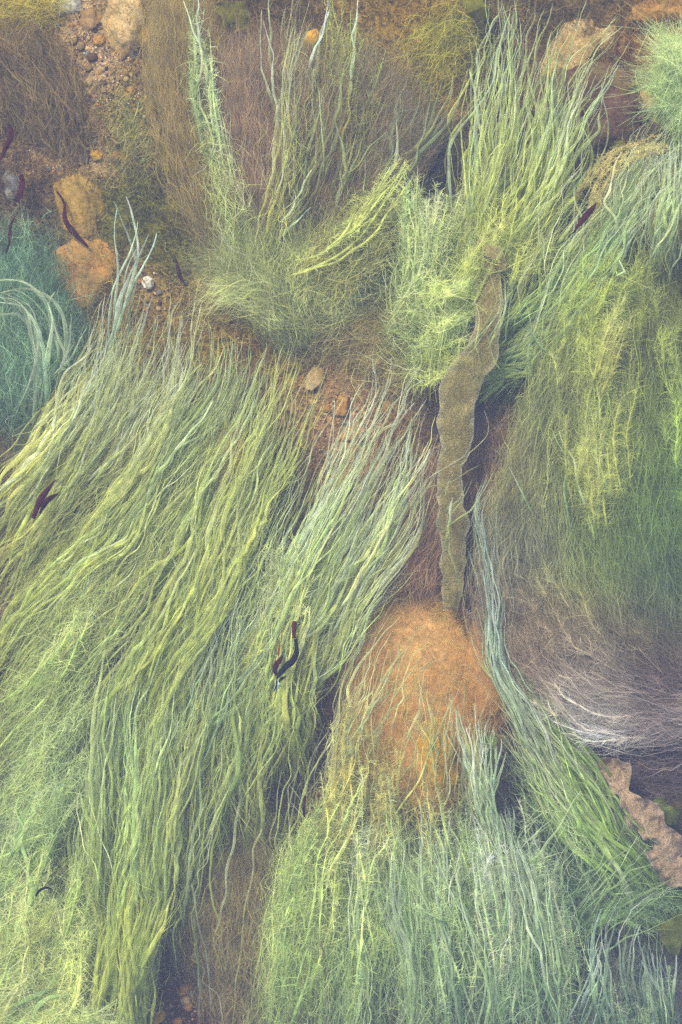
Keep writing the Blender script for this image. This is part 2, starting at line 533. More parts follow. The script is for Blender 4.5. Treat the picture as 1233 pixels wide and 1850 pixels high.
def make_tuft(label, guides, n, pal, tip, kind="tube", name="seaweed_tuft", cat="seaweed", group=None, w=(3.2, 6.0), parts=100,
              root=None, alpha=0.22, tiplen=0.45, K=60, bl=0.011, bw=0.0007, fill=0, fillpal=None, fillw=0.0005, fillz=None, filln=22,
              fillcurl=7.0, vary=0.16, lighten=1.12, spread=(25, 80), bcurl=0.6, fillwig=6.0, filljit=14, fillcap=0.8, cshade=None, **kw):
    z = kw.get("z", (0.02, 0.06, 0.18))
    kw["z"] = z
    gx = np.mean([g[0] for g in guides], 0)
    top = empty(name, P(gx[0], gx[1], float(bed_z(gx[0], gx[1]))), label, cat, group)
    if n and kind == "tube" and "us" not in kw:
        n = int(n * 2.4)
        w = (w[0] * 0.78, w[1] * 0.78)
        kw["wig"] = kw.get("wig", 3.0) * 1.2
        kw.setdefault("drift", 15)
    if n:
        N = 60 if kind == "tube" else 34
        P3, X, T, Ln, lk = paths(guides, n, N=N, **kw)
        mid = 0.4 * pick(pal, n, vary) + 0.6 * pick(pal, lk.max() + 1, vary)[lk]
        rt = pick(root or pal, n, vary) * 0.92
        tp = pick(tip, n, vary * 0.8)
        mixin = rng.uniform(0.15, 1.0, n)[:, None]
        allpale = (rng.uniform(0, 1, n) < (0.16 if kind == "tube" else 0.0))[:, None]
        mid = np.where(allpale, 0.35 * mid + 0.65 * tp, mid)
        tp = mid * (1 - mixin) + tp * mixin
        st = max(0.25, 1 - tiplen * 1.6)
        C = ramp(T, [0, 0.3, st, 1.0], [rt, mid, mid, tp])
        C = C * (1 + 0.10 * snoise(n, T * Ln[:, None], 40.0))[..., None]
        C = C * np.exp(rng.normal(0, 0.16, lk.max() + 1))[lk][:, None, None]
        if cshade is not None:
            C = cshade(X[..., 0], X[..., 1]) * np.exp(rng.normal(0.12, vary, (n, 1, 1))) * (1 + 0.25 * T[..., None])
        C = np.clip(C, 0.004, 0.88)
        W0 = rng.uniform(0, 1, n) ** 1.6 * (w[1] - w[0]) + w[0]
        thin = rng.uniform(0, 1, n) < (0.40 if kind == "tube" and n > 20 else 0.0)
        W0 = np.where(thin, W0 * 0.42, W0)
        lump = 1 + 0.14 * snoise(n, T * Ln[:, None], 14.0) + 0.22 * snoise(n, T * Ln[:, None], 60.0)
        prof = (0.45 + 0.55 * smooth(T / 0.25)) * (0.35 + 0.65 * smooth((1 - T) / 0.5)) * np.minimum(1, 0.15 + ((1 - T) * N / 2.2))
        R = 0.001 * W0[:, None] * prof * np.clip(lump, 0.5, 1.6)
        al = np.clip(alpha + rng.normal(0, 0.14, n), 0.08, 0.95)
        al = np.where(thin, np.clip(al + 0.25, 0, 0.95), al)
        C4 = np.concatenate([C, np.repeat(al[:, None, None], N, 1)], -1)
        if kind == "fuzz":
            R = R * 0.42
        V, Q, CC = tubes(P3, R, C4, sides=6 if kind == "tube" else 4)
        if kind == "fuzz":
            K = int(K * 1.35); bw = bw * 0.78; bcurl = bcurl * 1.35
            bV, bQ, bC = branchlets(P3, T, C, K, bl, bw, spread, bcurl, lighten)
            bk = bV.shape[1]
        order = np.argsort(-Ln * W0)
        one, rest = order[:parts], order[parts:]
        mat = M_TUBE if kind == "tube" else M_FUZZ
        for sel in [[i] for i in one] + ([list(rest)] if len(rest) else []):
            v, q, c = merge(V[sel], Q, CC[sel])
            if kind == "fuzz":
                c = c.copy(); c[:, 3] = 1.0
                idx = (np.asarray(sel)[:, None] * K + np.arange(K)[None]).ravel()
                v2, q2, c2 = merge(bV[idx], bQ, bC[idx])
                c2 = np.concatenate([c2, np.ones((len(c2), 1))], 1)
                q = np.concatenate([q, q2 + len(v)]); v = np.concatenate([v, v2]); c = np.concatenate([c, c2])
            o = mesh_object("frond" if len(sel) == 1 else "fine_fronds", v, q, c, mat, top)
            if len(sel) > 1:
                o["kind"] = "stuff"
    if fill:
        zf = fillz or (0.01, 0.02, z[2] * 0.75)
        fill = fill * 0.62
        wool(top, guides, int(fill * 0.5), fillpal or pal, w=fillw, z=zf, N=filln, curl=fillcurl * 0.4, wig=fillwig, jit=filljit * 0.5, cap=fillcap, lockdrift=26)
        wool(top, guides, int(fill * 0.6), fillpal or pal, w=fillw * 0.9, z=(zf[0], zf[1] * 1.5, zf[2] * 1.25), N=filln + 6, curl=fillcurl * 1.7, wig=fillwig * 1.3, jit=filljit,
             cap=fillcap, name="curly_filaments", lock=30, lockv=0.3)
    return top


def wool(parent, guides, n, pal, w=0.0007, z=(0.01, 0.03, 0.12), N=18, curl=8.0, wig=6.0, jit=14, start=0.9, end=0.9, pals=None,
         name="filaments", cap=1.0, vary=0.2, mat=None, shade=None, lockv=0.22, lock=45, lockw=0.07, along=26.0, lockdrift=18.0):
    """a soft mass of hair-thin filaments along the guides"""
    n = int(n * 1.3)
    P3, X, T, Ln, lk = paths(guides, n, N=N, jit=jit, start=start, end=end, wig=wig, z=z, curl=curl, drift=11, lock=lock, lockw=lockw, wander=9, cap=cap, along=along, lockdrift=lockdrift)
    if shade is not None:
        C = shade(X[..., 0], X[..., 1]) * np.exp(rng.normal(0, vary, (n, 1, 1)))
        # loose clumping into lighter and darker locks
        C = np.clip(C, 0.005, 0.85)
    else:
        C = np.repeat(pick(pal, n, vary)[:, None], N, 1)
    C = np.clip(C * np.exp(rng.normal(0, lockv, lk.max() + 1))[lk][:, None, None], 0.004, 0.85)
    Wd = w * np.exp(rng.normal(0, 0.3, n))[:, None] * (0.4 + 0.6 * np.sin(np.pi * np.clip(T, 0.06, 0.94)))
    V, Q, CC = ribbons(P3, Wd, C, 0.8)
    v, q, c = merge(V, Q, CC)
    o = mesh_object(name, v, q, c, mat or M_WOOL, parent)
    o["kind"] = "stuff"
    return o


# ------------------------------------------------------------------ palettes (colours as seen)
YG = [(160, 168, 104), (148, 160, 108), (172, 178, 110), (140, 152, 104), (158, 158, 112)]
YB = [(174, 182, 112), (164, 174, 106), (180, 184, 124), (154, 166, 102)]
GR = [(138, 160, 118), (128, 152, 114), (148, 166, 120), (120, 146, 116)]
GB = [(142, 162, 124), (132, 152, 120), (154, 172, 134), (126, 146, 116)]
TEAL = [(112, 140, 124), (98, 126, 116), (130, 154, 132), (84, 110, 106)]
PALE = [(178, 190, 156), (170, 184, 158), (186, 196, 162), (164, 178, 156)]
BLUE = [(164, 180, 176), (158, 174, 174), (174, 186, 178), (170, 180, 172)]
OLV = [(142, 140, 92), (132, 132, 88), (150, 146, 100), (124, 122, 84)]
BEI = [(168, 162, 116), (158, 152, 112), (176, 172, 128), (150, 144, 108)]
BRN = [(126, 110, 88), (116, 102, 86), (134, 118, 92), (108, 94, 82)]
PUR = [(112, 100, 100), (100, 90, 94), (122, 110, 104), (92, 84, 92)]
GRY = [(164, 158, 150), (150, 146, 142), (172, 166, 156), (140, 134, 132)]
ORG = [(180, 140, 96), (170, 132, 94), (190, 150, 100)]
FZY = [(172, 178, 112), (162, 170, 114), (182, 184, 124), (150, 160, 112)]
FZG = [(160, 176, 124), (150, 168, 122), (170, 184, 132), (140, 158, 116)]

# ------------------------------------------------------------------ carpet of short curls over the bed
BARE = [(165, 110, 95, 105), (150, 290, 100, 36), (270, 230, 30, 60), (145, 390, 40, 60), (150, 490, 50, 45), (610, 740, 80, 95), (320, 1800, 50, 50),
        (1050, 90, 60, 60), (1170, 190, 40, 40), (855, 110, 40, 50), (240, 40, 50, 60), (270, 520, 40, 30), (650, 860, 50, 60), (100, 960, 40, 30)]


def carpet(name, n, length, width, label, shade, thin, z, direction=None):
    x = rng.uniform(-60, 1295, n * 2)
    y = rng.uniform(-60, 1910, n * 2)
    keep = np.ones(n * 2)
    for bx, by, rx, ry in BARE:
        keep *= 1 - thin * np.exp(-(((x - bx) / rx) ** 2 + ((y - by) / ry) ** 2) ** 2)
    dens = 0.55 + 0.6 * NZ.at(x / 50.0, y / 50.0, 7)
    keep *= np.clip(dens, 0.1, 1)
    m = rng.uniform(0, 1, n * 2) < keep
    x, y = x[m][:n], y[m][:n]
    k = len(x)
    seg = 9
    a0 = rng.uniform(0, 6.28, k) if direction is None else direction(x, y) + rng.normal(0, 0.7, k)
    turn = rng.normal(0, 3.2, k)
    q = np.linspace(0, 1, seg)[None]
    L = length * np.exp(rng.normal(0, 0.35, k))[:, None]
    ang = a0[:, None] + turn[:, None] * q + 0.8 * np.sin(q * rng.uniform(3, 9, (k, 1)) + rng.uniform(0, 6, (k, 1)))
    sx = np.cumsum(np.cos(ang), 1) * L / seg
    sy = np.cumsum(np.sin(ang), 1) * L / seg
    zz = bed_z(x, y)[:, None] + 0.002 + np.sin(q * np.pi * 0.75) * rng.uniform(z[0], z[1], (k, 1))
    P3 = P(x[:, None] + sx, y[:, None] - sy, zz)
    C = shade(x, y) * np.exp(rng.normal(0, 0.22, (k, 1)))
    C = np.repeat(np.clip(C, 0.005, 0.85)[:, None], seg, 1)
    Wd = width * np.exp(rng.normal(0, 0.3, k))[:, None] * (1 - 0.6 * q)
    V, Q, CC = ribbons(P3, Wd, C, 0.8)
    v, qq, c = merge(V, Q, CC)
    o = mesh_object(name, v, qq, c, M_CARPET)
    tag(o, label, "algae", kind="stuff")


carpet("algae_carpet", 52000, 26, 0.0007, "short curly brown and olive algae carpeting the sea bed",
       lambda x, y: bed_colour(x, y) * 1.5, 0.97, (0.004, 0.022))
carpet("algae_fluff", 15000, 34, 0.0006, "loose pale curls of fine algae floating over the carpet",
       lambda x, y: bed_colour(x, y) * 1.8 + 0.02, 1.0, (0.015, 0.05))


# ------------------------------------------------------------------ rocks and pebbles
def rock_mesh(name, seed, dims, rough=0.28, sub=4, flat=1.0, point=None):
    import bmesh
    bm = bmesh.new()
    bmesh.ops.create_icosphere(bm, subdivisions=sub, radius=1.0)
    nz = Noise(seed)
    co = np.array([v.co[:] for v in bm.verts])
    d = 1 + rough * (nz.at(co[:, 0] * 1.3 + 7, co[:, 1] * 1.3 + 7, co[:, 2] * 1.3 + 5) + 0.45 * nz.at(co[:, 0] * 3 + 17, co[:, 1] * 3 + 7, co[:, 2] * 3 + 5)
                     + 0.22 * nz.at(co[:, 0] * 8 + 27, co[:, 1] * 8 + 7, co[:, 2] * 3 + 5))
    co = co * d[:, None] * np.array(dims)
    for v, c in zip(bm.verts, co):
        v.co = c
    me = bpy.data.meshes.new(name)
    for f in bm.faces:
        f.smooth = True
    bm.to_mesh(me)
    bm.free()
    return me


def rock(name, label, px, py, dims, mat, seed, rot=0.0, sink=0.35, rough=0.28, cat="rock", group=None, sub=4, lift=0.0):
    me = rock_mesh(name, seed, dims, rough, sub)
    me.materials.append(mat)
    o = bpy.data.objects.new(name, me)
    COL.objects.link(o)
    z = float(bed_z(px, py)) + dims[2] * (1 - 2 * sink) * 0.5 + lift
    o.location = P(px, py, z)
    o.rotation_euler = (0, 0, math.radians(rot))
    return tag(o, label, cat, group)


R_CREAM = rock_material("cream_stone", A(176, 140, 96), A(212, 184, 136), A(236, 216, 170))
R_CRDULL = rock_material("pale_film_stone", A(150, 122, 88), A(200, 168, 122), A(228, 206, 160), scale=20, film=0.95)
R_OCHRE = rock_material("ochre_stone", A(132, 112, 84), A(180, 148, 94), A(204, 170, 116))
R_ORANGE = rock_material("orange_stone", A(140, 108, 84), A(194, 148, 98), A(222, 174, 116))
R_WHITE = rock_material("white_shell", A(200, 192, 170), A(226, 220, 196), A(240, 236, 220), bump=0.2, film=0.3)
R_BROWN = rock_material("brown_stone", A(88, 72, 80), A(104, 86, 88), A(126, 104, 98))
R_DARK = rock_material("dark_stone", A(52, 52, 76), A(66, 66, 86), A(96, 92, 96))
R_GREY = rock_material("grey_stone", A(110, 112, 122), A(140, 140, 138), A(168, 162, 150))
R_TAN = rock_material("tan_stone", A(138, 112, 88), A(168, 140, 108), A(192, 164, 128))
R_BOULD = rock_material("boulder_stone", A(168, 128, 96), A(206, 158, 108), A(222, 176, 122), scale=9, bump=0.3, film=0.35)
R_GOLD = rock_material("golden_stone", A(120, 98, 66), A(170, 138, 72), A(198, 162, 88), scale=22, film=0.95)
R_YELL = rock_material("yellow_stone", A(178, 132, 66), A(214, 168, 80), A(226, 186, 104))

def fuzz_on(o, n, pal, length, w=0.0005, zmin=-0.2, seg=6):
    """short algae hairs rooted on a stone, a part of it"""
    me = o.data
    nv = len(me.vertices)
    co = np.empty(nv * 3, np.float32); me.vertices.foreach_get("co", co); co = co.reshape(-1, 3)
    no = np.empty(nv * 3, np.float32); me.vertices.foreach_get("normal", no); no = no.reshape(-1, 3)
    ok = np.where(no[:, 2] > zmin)[0]
    i = rng.choice(ok, n)
    b = co[i] + rng.normal(0, 0.004, (n, 3)) * np.array([1, 1, 0.2])
    d = no[i] * 0.6 + rng.normal(0, 0.6, (n, 3)) + np.array([0, 0.25, 0])
    d /= np.linalg.norm(d, axis=1, keepdims=True)
    bend = rng.normal(0, 0.7, (n, 3))
    q = np.linspace(0, 1, seg)[None, :, None]
    L = (length * np.exp(rng.normal(0, 0.4, n)))[:, None, None]
    pts = b[:, None] + L * (d[:, None] * q + bend[:, None] * q ** 2 * 0.7)
    # tufts of colour
    nz = Noise(int(n) % 97)
    c = pick(pal, n, 0.2) * np.exp(0.5 * nz.at(b[:, 0] * 28 + 9, b[:, 1] * 28 + 9, 3) + 0.45 * nz.at(b[:, 0] * 85 + 19, b[:, 1] * 85 + 9, 6))[:, None]
    C = np.repeat(np.clip(c, 0.005, 0.85)[:, None], seg, 1)
    V, Q, CC = ribbons(pts, w * np.exp(rng.normal(0, 0.3, n))[:, None] * np.linspace(1, 0.4, seg)[None], C, 0.8)
    v, qq, cc = merge(V, Q, CC)
    f = mesh_object("algae_fuzz", v, qq, cc, M_WOOL)
    f.parent = o
    f["kind"] = "stuff"


rock("boulder", "large orange boulder under thin weed right of the lower centre", 748, 1260, (0.130, 0.205, 0.070), R_BOULD, 21, 6, 0.35, 0.14, "boulder", sub=5)
rock("rock", "orange brown rock close against the lower right side of the big boulder", 880, 1200, (0.06, 0.10, 0.045), R_BOULD, 22, -12, 0.4)
rock("stone", "bright yellow stone showing through weed below the big boulder", 788, 1355, (0.036, 0.07, 0.03), R_YELL, 23, 10, 0.3, cat="stone", lift=0.045)
rock("rock", "pale yellow rounded rock at the top edge above the gravel", 228, 30, (0.042, 0.062, 0.04), R_CREAM, 24, 10, 0.4)
rock("stone", "white stone cut by the top edge beside the gravel", 118, 6, (0.028, 0.022, 0.016), R_WHITE, 25, 20, 0.4, cat="stone")
rock("rock", "ochre wedge shaped rock beside the long curved red weed strip", 142, 378, (0.036, 0.068, 0.020), R_OCHRE, 26, 14, 0.4, 0.42)
rock("rock", "broad ochre rock just below the ochre wedge", 152, 492, (0.060, 0.054, 0.022), R_ORANGE, 27, 0, 0.4, 0.40)
rock("rock", "cream rock behind the tips of the tall yellow green tuft", 1050, 92, (0.045, 0.078, 0.022), R_CRDULL, 28, -30, 0.45, 0.4)
rock("rock", "large dark purple brown rock beside the cream rock", 1085, 190, (0.13, 0.09, 0.05), R_BROWN, 29, -10, 0.5, sub=5)
rock("rock", "orange rock at the top right corner edge", 1190, 22, (0.07, 0.026, 0.03), R_ORANGE, 30, 6, 0.4)
rock("stone", "orange stone below the pale fuzzy weed in the top right corner", 1172, 190, (0.024, 0.034, 0.02), R_ORANGE, 31, 12, 0.3, cat="stone", lift=0.01)
rock("rock", "golden stone with olive weed left of the dark blue hollow", 782, 108, (0.045, 0.040, 0.018), R_GOLD, 32, 0, 0.5, 0.4)
rock("rock", "dark blue lump standing in for the shaded hollow right of the golden stone", 855, 112, (0.035, 0.05, 0.014), R_DARK, 33, 10, 0.5)  # low lump in navy, paints the shade of the crevice here
rock("stone", "small yellow stone in the brown weed near the top centre", 565, 70, (0.018, 0.012, 0.010), R_YELL, 34, 40, 0.1, cat="stone", lift=0.05)
rock("shell", "white shell on the bare brown patch in the middle", 569, 684, (0.015, 0.022, 0.006), R_CREAM, 35, -24, 0.2, 0.2, cat="shell", lift=0.008)
rock("stone", "orange stone standing in the bare brown patch under the white shell", 619, 732, (0.011, 0.021, 0.012), R_ORANGE, 36, -10, 0.3, cat="stone")
rock("stone", "flat orange stone lower in the bare brown patch", 634, 784, (0.024, 0.012, 0.010), R_ORANGE, 37, 14, 0.3, cat="stone")
rock("stone", "dark blue stone on the right rim of the bare brown patch", 653, 793, (0.009, 0.011, 0.009), R_DARK, 38, 0, 0.2, cat="stone")
rock("stone", "small yellow and dark stone right of the bare brown patch", 700, 733, (0.009, 0.010, 0.008), R_YELL, 39, 0, 0.2, cat="stone")
rock("stone", "orange stone at the lower end of the bare brown patch", 622, 872, (0.014, 0.018, 0.012), R_ORANGE, 40, 0, 0.3, cat="stone")
rock("stone", "white chipped stone between the tips of the left weed and the red weed strip", 268, 512, (0.011, 0.013, 0.010), R_WHITE, 41, 0, 0.2, cat="stone", lift=0.006)
rock("stone", "smooth dark stone at the left edge beside the purple weed", 20, 335, (0.016, 0.028, 0.012), R_GREY, 42, 6, 0.3, cat="stone")
rock("stone", "round orange stone in the upper gravel", 180, 73, (0.011, 0.011, 0.009), R_ORANGE, 43, 0, 0.2, cat="stone")
rock("stone", "brown round stone beside the pale yellow rock", 165, 36, (0.021, 0.020, 0.014), R_TAN, 44, 0, 0.35, cat="stone")
rock("stone", "pink orange stone on the right flank of the pale yellow rock", 264, 62, (0.014, 0.017, 0.012), R_ORANGE, 45, 0, 0.2, cat="stone")
rock("stone", "dark blue grey stone under the pale yellow rock", 258, 92, (0.024, 0.012, 0.010), R_DARK, 46, 0, 0.3, cat="stone")
rock("stone", "yellow orange stone left of a twin in the lower gravel band", 173, 280, (0.012, 0.010, 0.009), R_YELL, 47, 0, 0.2, cat="stone")
rock("stone", "wide orange stone right of a twin in the lower gravel band", 210, 283, (0.015, 0.010, 0.009), R_ORANGE, 48, 0, 0.2, cat="stone")
rock("stone", "round yellow ball shaped stone among the brown weed right of the top centre", 632, 314, (0.011, 0.011, 0.010), R_TAN, 49, 0, 0.0, 0.1, cat="stone", lift=0.06)

rock("stone", "orange brown stone in the dark gap at the bottom edge", 333, 1788, (0.013, 0.0110, 0.0091), R_ORANGE, 113, 48, 0.2, cat="stone", sub=3)
rock("stone", "cream stone below the orange brown stone in the bottom gap", 337, 1808, (0.009, 0.0076, 0.0063), R_CREAM, 117, 8, 0.2, cat="stone", sub=3)
rock("stone", "small orange stone cut by the bottom edge in the gap", 322, 1846, (0.01, 0.0085, 0.0070), R_ORANGE, 102, 46, 0.2, cat="stone", sub=3)
rock("stone", "yellow stone at the left end of the bottom gap", 286, 1838, (0.014, 0.0119, 0.0098), R_YELL, 116, 38, 0.2, cat="stone", sub=3)
BOULDER_FUZZ = [(222, 168, 108), (212, 154, 102), (228, 182, 118), (200, 160, 112), (214, 146, 100)]
FILM = [(134, 124, 84), (146, 128, 88), (120, 116, 80), (156, 134, 92)]
for o in list(COL.objects):
    if o.name.split(".")[0] in ("boulder", "rock") and o.type == 'MESH':
        big = o.name.startswith("boulder")
        rightside = "lower right side" in o.get("label", "")
        fuzz_on(o, 13000 if big else 1500, BOULDER_FUZZ if big or rightside else FILM, 0.016 if big else 0.010)

PEB = {"orange": R_ORANGE, "tan": R_TAN, "brown": R_BROWN, "grey": R_GREY, "dark blue": R_DARK, "cream": R_CREAM}
PMESH = {}
for ci, (cn, mt) in enumerate(PEB.items()):
    for v in range(3):
        me = rock_mesh("pebble", 60 + ci * 3 + v, (1, (0.7, 0.85, 0.95)[v], 0.6), 0.22, 2)
        me.materials.append(mt)
        PMESH[cn, v] = me
FIELDS = [("upper gravel beside the pale yellow rock", 180, 100, 100, 85, 118), ("lower gravel band near the left edge", 160, 285, 110, 36, 50),
          ("gravel between the two gravel patches", 240, 205, 60, 55, 30), ("bare brown patch in the middle", 610, 745, 75, 95, 38),
          ("dark gap at the bottom edge", 325, 1800, 38, 40, 30), ("gap under the tips of the left weed", 280, 520, 40, 40, 12),
          ("gap by the red weed at the left edge", 92, 958, 42, 24, 10), ("hollow below the curly nest", 440, 595, 50, 18, 12), ("left edge beside the meadow", 14, 800, 18, 40, 8)]
for fn, fx, fy, rx, ry, n in FIELDS:
    for i in range(n):
        cn = rng.choice(list(PEB), p=[.2, .28, .12, .14, .11, .15])
        a, r = rng.uniform(0, 6.28), math.sqrt(rng.uniform(0, 1))
        px, py = fx + rx * r * math.cos(a), fy + ry * r * math.sin(a)
        sz = 0.001 * float(np.clip(np.exp(rng.normal(1.35, 0.5)), 1.8, 9.5))
        o = bpy.data.objects.new("pebble", PMESH[cn, int(rng.integers(3))])
        COL.objects.link(o)
        o.location = P(px, py, float(bed_z(px, py)) + sz * 0.3)
        o.scale = (sz, sz, sz)
        o.rotation_euler = (rng.normal(0, 0.2), rng.normal(0, 0.2), rng.uniform(0, 6.28))
        tag(o, f"small {cn} pebble in the {fn}", "pebble", f"{cn} pebbles in the {fn}")

# grit between the pebbles: thousands of grains, one object
GF = np.array([(180, 100, 105, 90, 1500), (160, 285, 115, 40, 700), (240, 205, 70, 60, 500), (610, 745, 85, 105, 700), (325, 1805, 45, 45, 350), (280, 530, 50, 45, 200), (95, 958, 45, 25, 100), (440, 600, 60, 20, 120)])
gx, gy = [], []
for fx, fy, rx, ry, n in GF:
    a, r = rng.uniform(0, 6.28, int(n)), np.sqrt(rng.uniform(0, 1, int(n))) * 1.1
    gx.append(fx + rx * r * np.cos(a)); gy.append(fy + ry * r * np.sin(a))
gx, gy = np.concatenate(gx), np.concatenate(gy)
grain = np.array([(1, 0, 0), (-1, 0, 0), (0, 1, 0), (0, -1, 0), (0, 0, 1), (0, 0, -1)], float)
gq = np.array([(0, 2, 4), (2, 1, 4), (1, 3, 4), (3, 0, 4), (2, 0, 5), (1, 2, 5), (3, 1, 5), (0, 3, 5)])
gs = 0.001 * np.clip(np.exp(rng.normal(0.45, 0.4, len(gx))), 0.7, 3.2)
jig = 1 + rng.uniform(-0.4, 0.4, (len(gx), 6, 3))
ca, sa = np.cos(gx * 7), np.sin(gx * 7)
gv = grain[None] * jig * gs[:, None, None] * np.array([1, 1, 0.7])
gv = np.stack([gv[..., 0] * ca[:, None] - gv[..., 1] * sa[:, None] + 0.3 * gv[..., 2], gv[..., 0] * sa[:, None] + gv[..., 1] * ca[:, None], gv[..., 2]], -1)
gv = gv + P(gx, gy, bed_z(gx, gy) + gs * 0.4)[:, None]
gc = np.stack([A(*c) for c in [(196, 160, 112), (178, 150, 118), (150, 128, 110), (206, 190, 156), (120, 112, 112), (90, 86, 104), (196, 142, 98)]])[rng.integers(0, 7, len(gx))]
gV, gQ, gC = merge(gv, gq, np.repeat(gc[:, None], 6, 1))
tag(mesh_object("gravel", gV, gQ, gC, M_GRIT, smooth_shade=False), "fine mixed grit scattered over the bare patches of bed", "gravel", kind="stuff")

# ------------------------------------------------------------------ broad strap and sheets of weed
def strap(name, label, cat, pts, widths, col, z, seed, ruffle=0.004, edge=2.2, nc=15, mat=None, thick=0.0016, alpha=1.0, edgecol=None, fold=0.0, bulge=0.003):
    n = 150
    C2 = resample(pts, n)
    wv = np.interp(np.linspace(0, 1, n), np.linspace(0, 1, len(widths)), widths)
    d = np.gradient(C2, axis=0)
    d /= np.linalg.norm(d, axis=1, keepdims=True)
    nr = np.stack([-d[:, 1], d[:, 0]], -1)
    arc = np.concatenate([[0], np.cumsum(np.linalg.norm(np.diff(C2, axis=0), axis=1))])
    s = np.linspace(-1, 1, nc)
    nz = Noise(seed)
    el = nz.at(arc / 26, arc * 0 + 3.3) * edge * 2.2 + nz.at(arc / 11, arc * 0 + 1.3) * edge * 0.6 + nz.at(arc / 70, arc * 0 + 5.3) * edge
    er = nz.at(arc / 26, arc * 0 + 13.3) * edge * 2.2 + nz.at(arc / 11, arc * 0 + 11.3) * edge * 0.6 + nz.at(arc / 70, arc * 0 + 8.3) * edge
    off = np.where(s[None] < 0, s[None] * (wv + el)[:, None], s[None] * (wv + er)[:, None])
    X = C2[:, None] + nr[:, None] * off[..., None]
    zz = (np.interp(np.linspace(0, 1, n), np.linspace(0, 1, len(z)), z)[:, None]
          + ruffle * np.abs(s[None]) ** 2 * (1.4 * nz.at(X[..., 0] / 14, X[..., 1] / 14) + nz.at(X[..., 0] / 40, X[..., 1] / 40))
          + bulge * (1 - s[None] ** 2) + 0.003 * nz.at(X[..., 0] / 30, X[..., 1] / 30, 4))
    if fold:
        zz = zz + fold * (0.25 + np.abs(s[None])) * nz.at(X[..., 0] / 9, X[..., 1] / 9, 8)
    top = P(X[..., 0], X[..., 1], zz)
    bot = P(X[..., 0], X[..., 1], zz - thick)
    V = np.concatenate([top.reshape(-1, 3), bot.reshape(-1, 3)])
    i = np.arange(n * nc).reshape(n, nc)
    q = np.stack([i[:-1, :-1], i[1:, :-1], i[1:, 1:], i[:-1, 1:]], -1).reshape(-1, 4)
    b = n * nc
    rim = np.concatenate([i[:, 0], i[-1, 1:], i[::-1, -1][1:], i[0, ::-1][1:-1]])
    rn = np.roll(rim, -1)
    Q = np.concatenate([q, q[:, ::-1] + b, np.stack([rn, rim, rim + b, rn + b], -1)])
    base = A(*col)
    m = np.exp(0.22 * nz.at(X[..., 0] / 20, X[..., 1] / 20, 2) + 0.16 * nz.at(X[..., 0] / 5, X[..., 1] / 5, 6) + 0.22 * nz.at(X[..., 0] / 2.2, X[..., 1] / 2.2, 9))
    C = base[None, None] * m[..., None]
    if edgecol is not None:
        k = (np.abs(s) ** 6)[None, :, None] * 0.75
        C = C * (1 - k) + A(*edgecol) * k
    C = np.clip(C, 0.004, 0.85)
    C4 = np.concatenate([C, np.full(C.shape[:2] + (1,), alpha)], -1).reshape(-1, 4)
    o = mesh_object(name, V, Q, np.concatenate([C4, C4]), mat or M_STRAP)
    return tag(o, label, cat)


strap("weed_strap", "broad olive brown weed strap hanging down the right of the centre", "seaweed strap",
      [(887.0, 438), (888.0, 470), (885.0, 520), (882.5, 560), (880.5, 600), (873.0, 640), (855.0, 668), (833.0, 700), (825.0, 740), (824.5, 800), (821.5, 830), (817.5, 848), (815.5, 885), (819.0, 950), (816.0, 1000), (818.0, 1040), (816.0, 1075), (817.0, 1100)],
      [5.0, 15.8, 18.5, 20.5, 23.7, 25.6, 27.7, 30.9, 31.0, 32.8, 32.4, 31.9, 31.6, 29.1, 21.2, 20.9, 23.4, 25.4, 26.5, 24.2, 21.3, 17.8, 15.3, 9.0], (154, 144, 106), [0.178, 0.18, 0.185, 0.185, 0.18, 0.17, 0.15, 0.13, 0.10], 71, ruffle=0.005, edge=3.0, nc=41, edgecol=(184, 180, 150), alpha=0.64)
strap("weed_fragment", "torn olive brown weed scrap lying across the top of the broad strap", "seaweed scrap",
      [(866, 432), (880, 446), (896, 466), (904, 492)], [2, 9, 14, 9, 2], (152, 142, 106), [0.186, 0.190, 0.187], 72, edge=4.0, alpha=0.85, edgecol=(176, 168, 134))
strap("frilled_weed", "pinkish brown frilled weed blade in the lower right", "seaweed blade",
      [(1068, 1386), (1100, 1402), (1128, 1425), (1140, 1460), (1170, 1490), (1205, 1520), (1215, 1560), (1245, 1590)],
      [10, 24, 26, 20, 22, 30, 34, 30, 26], (168, 148, 126), [0.1, 0.13, 0.14, 0.12], 73, ruffle=0.02, edge=9, nc=41, edgecol=(186, 166, 150), fold=0.008, alpha=0.85)
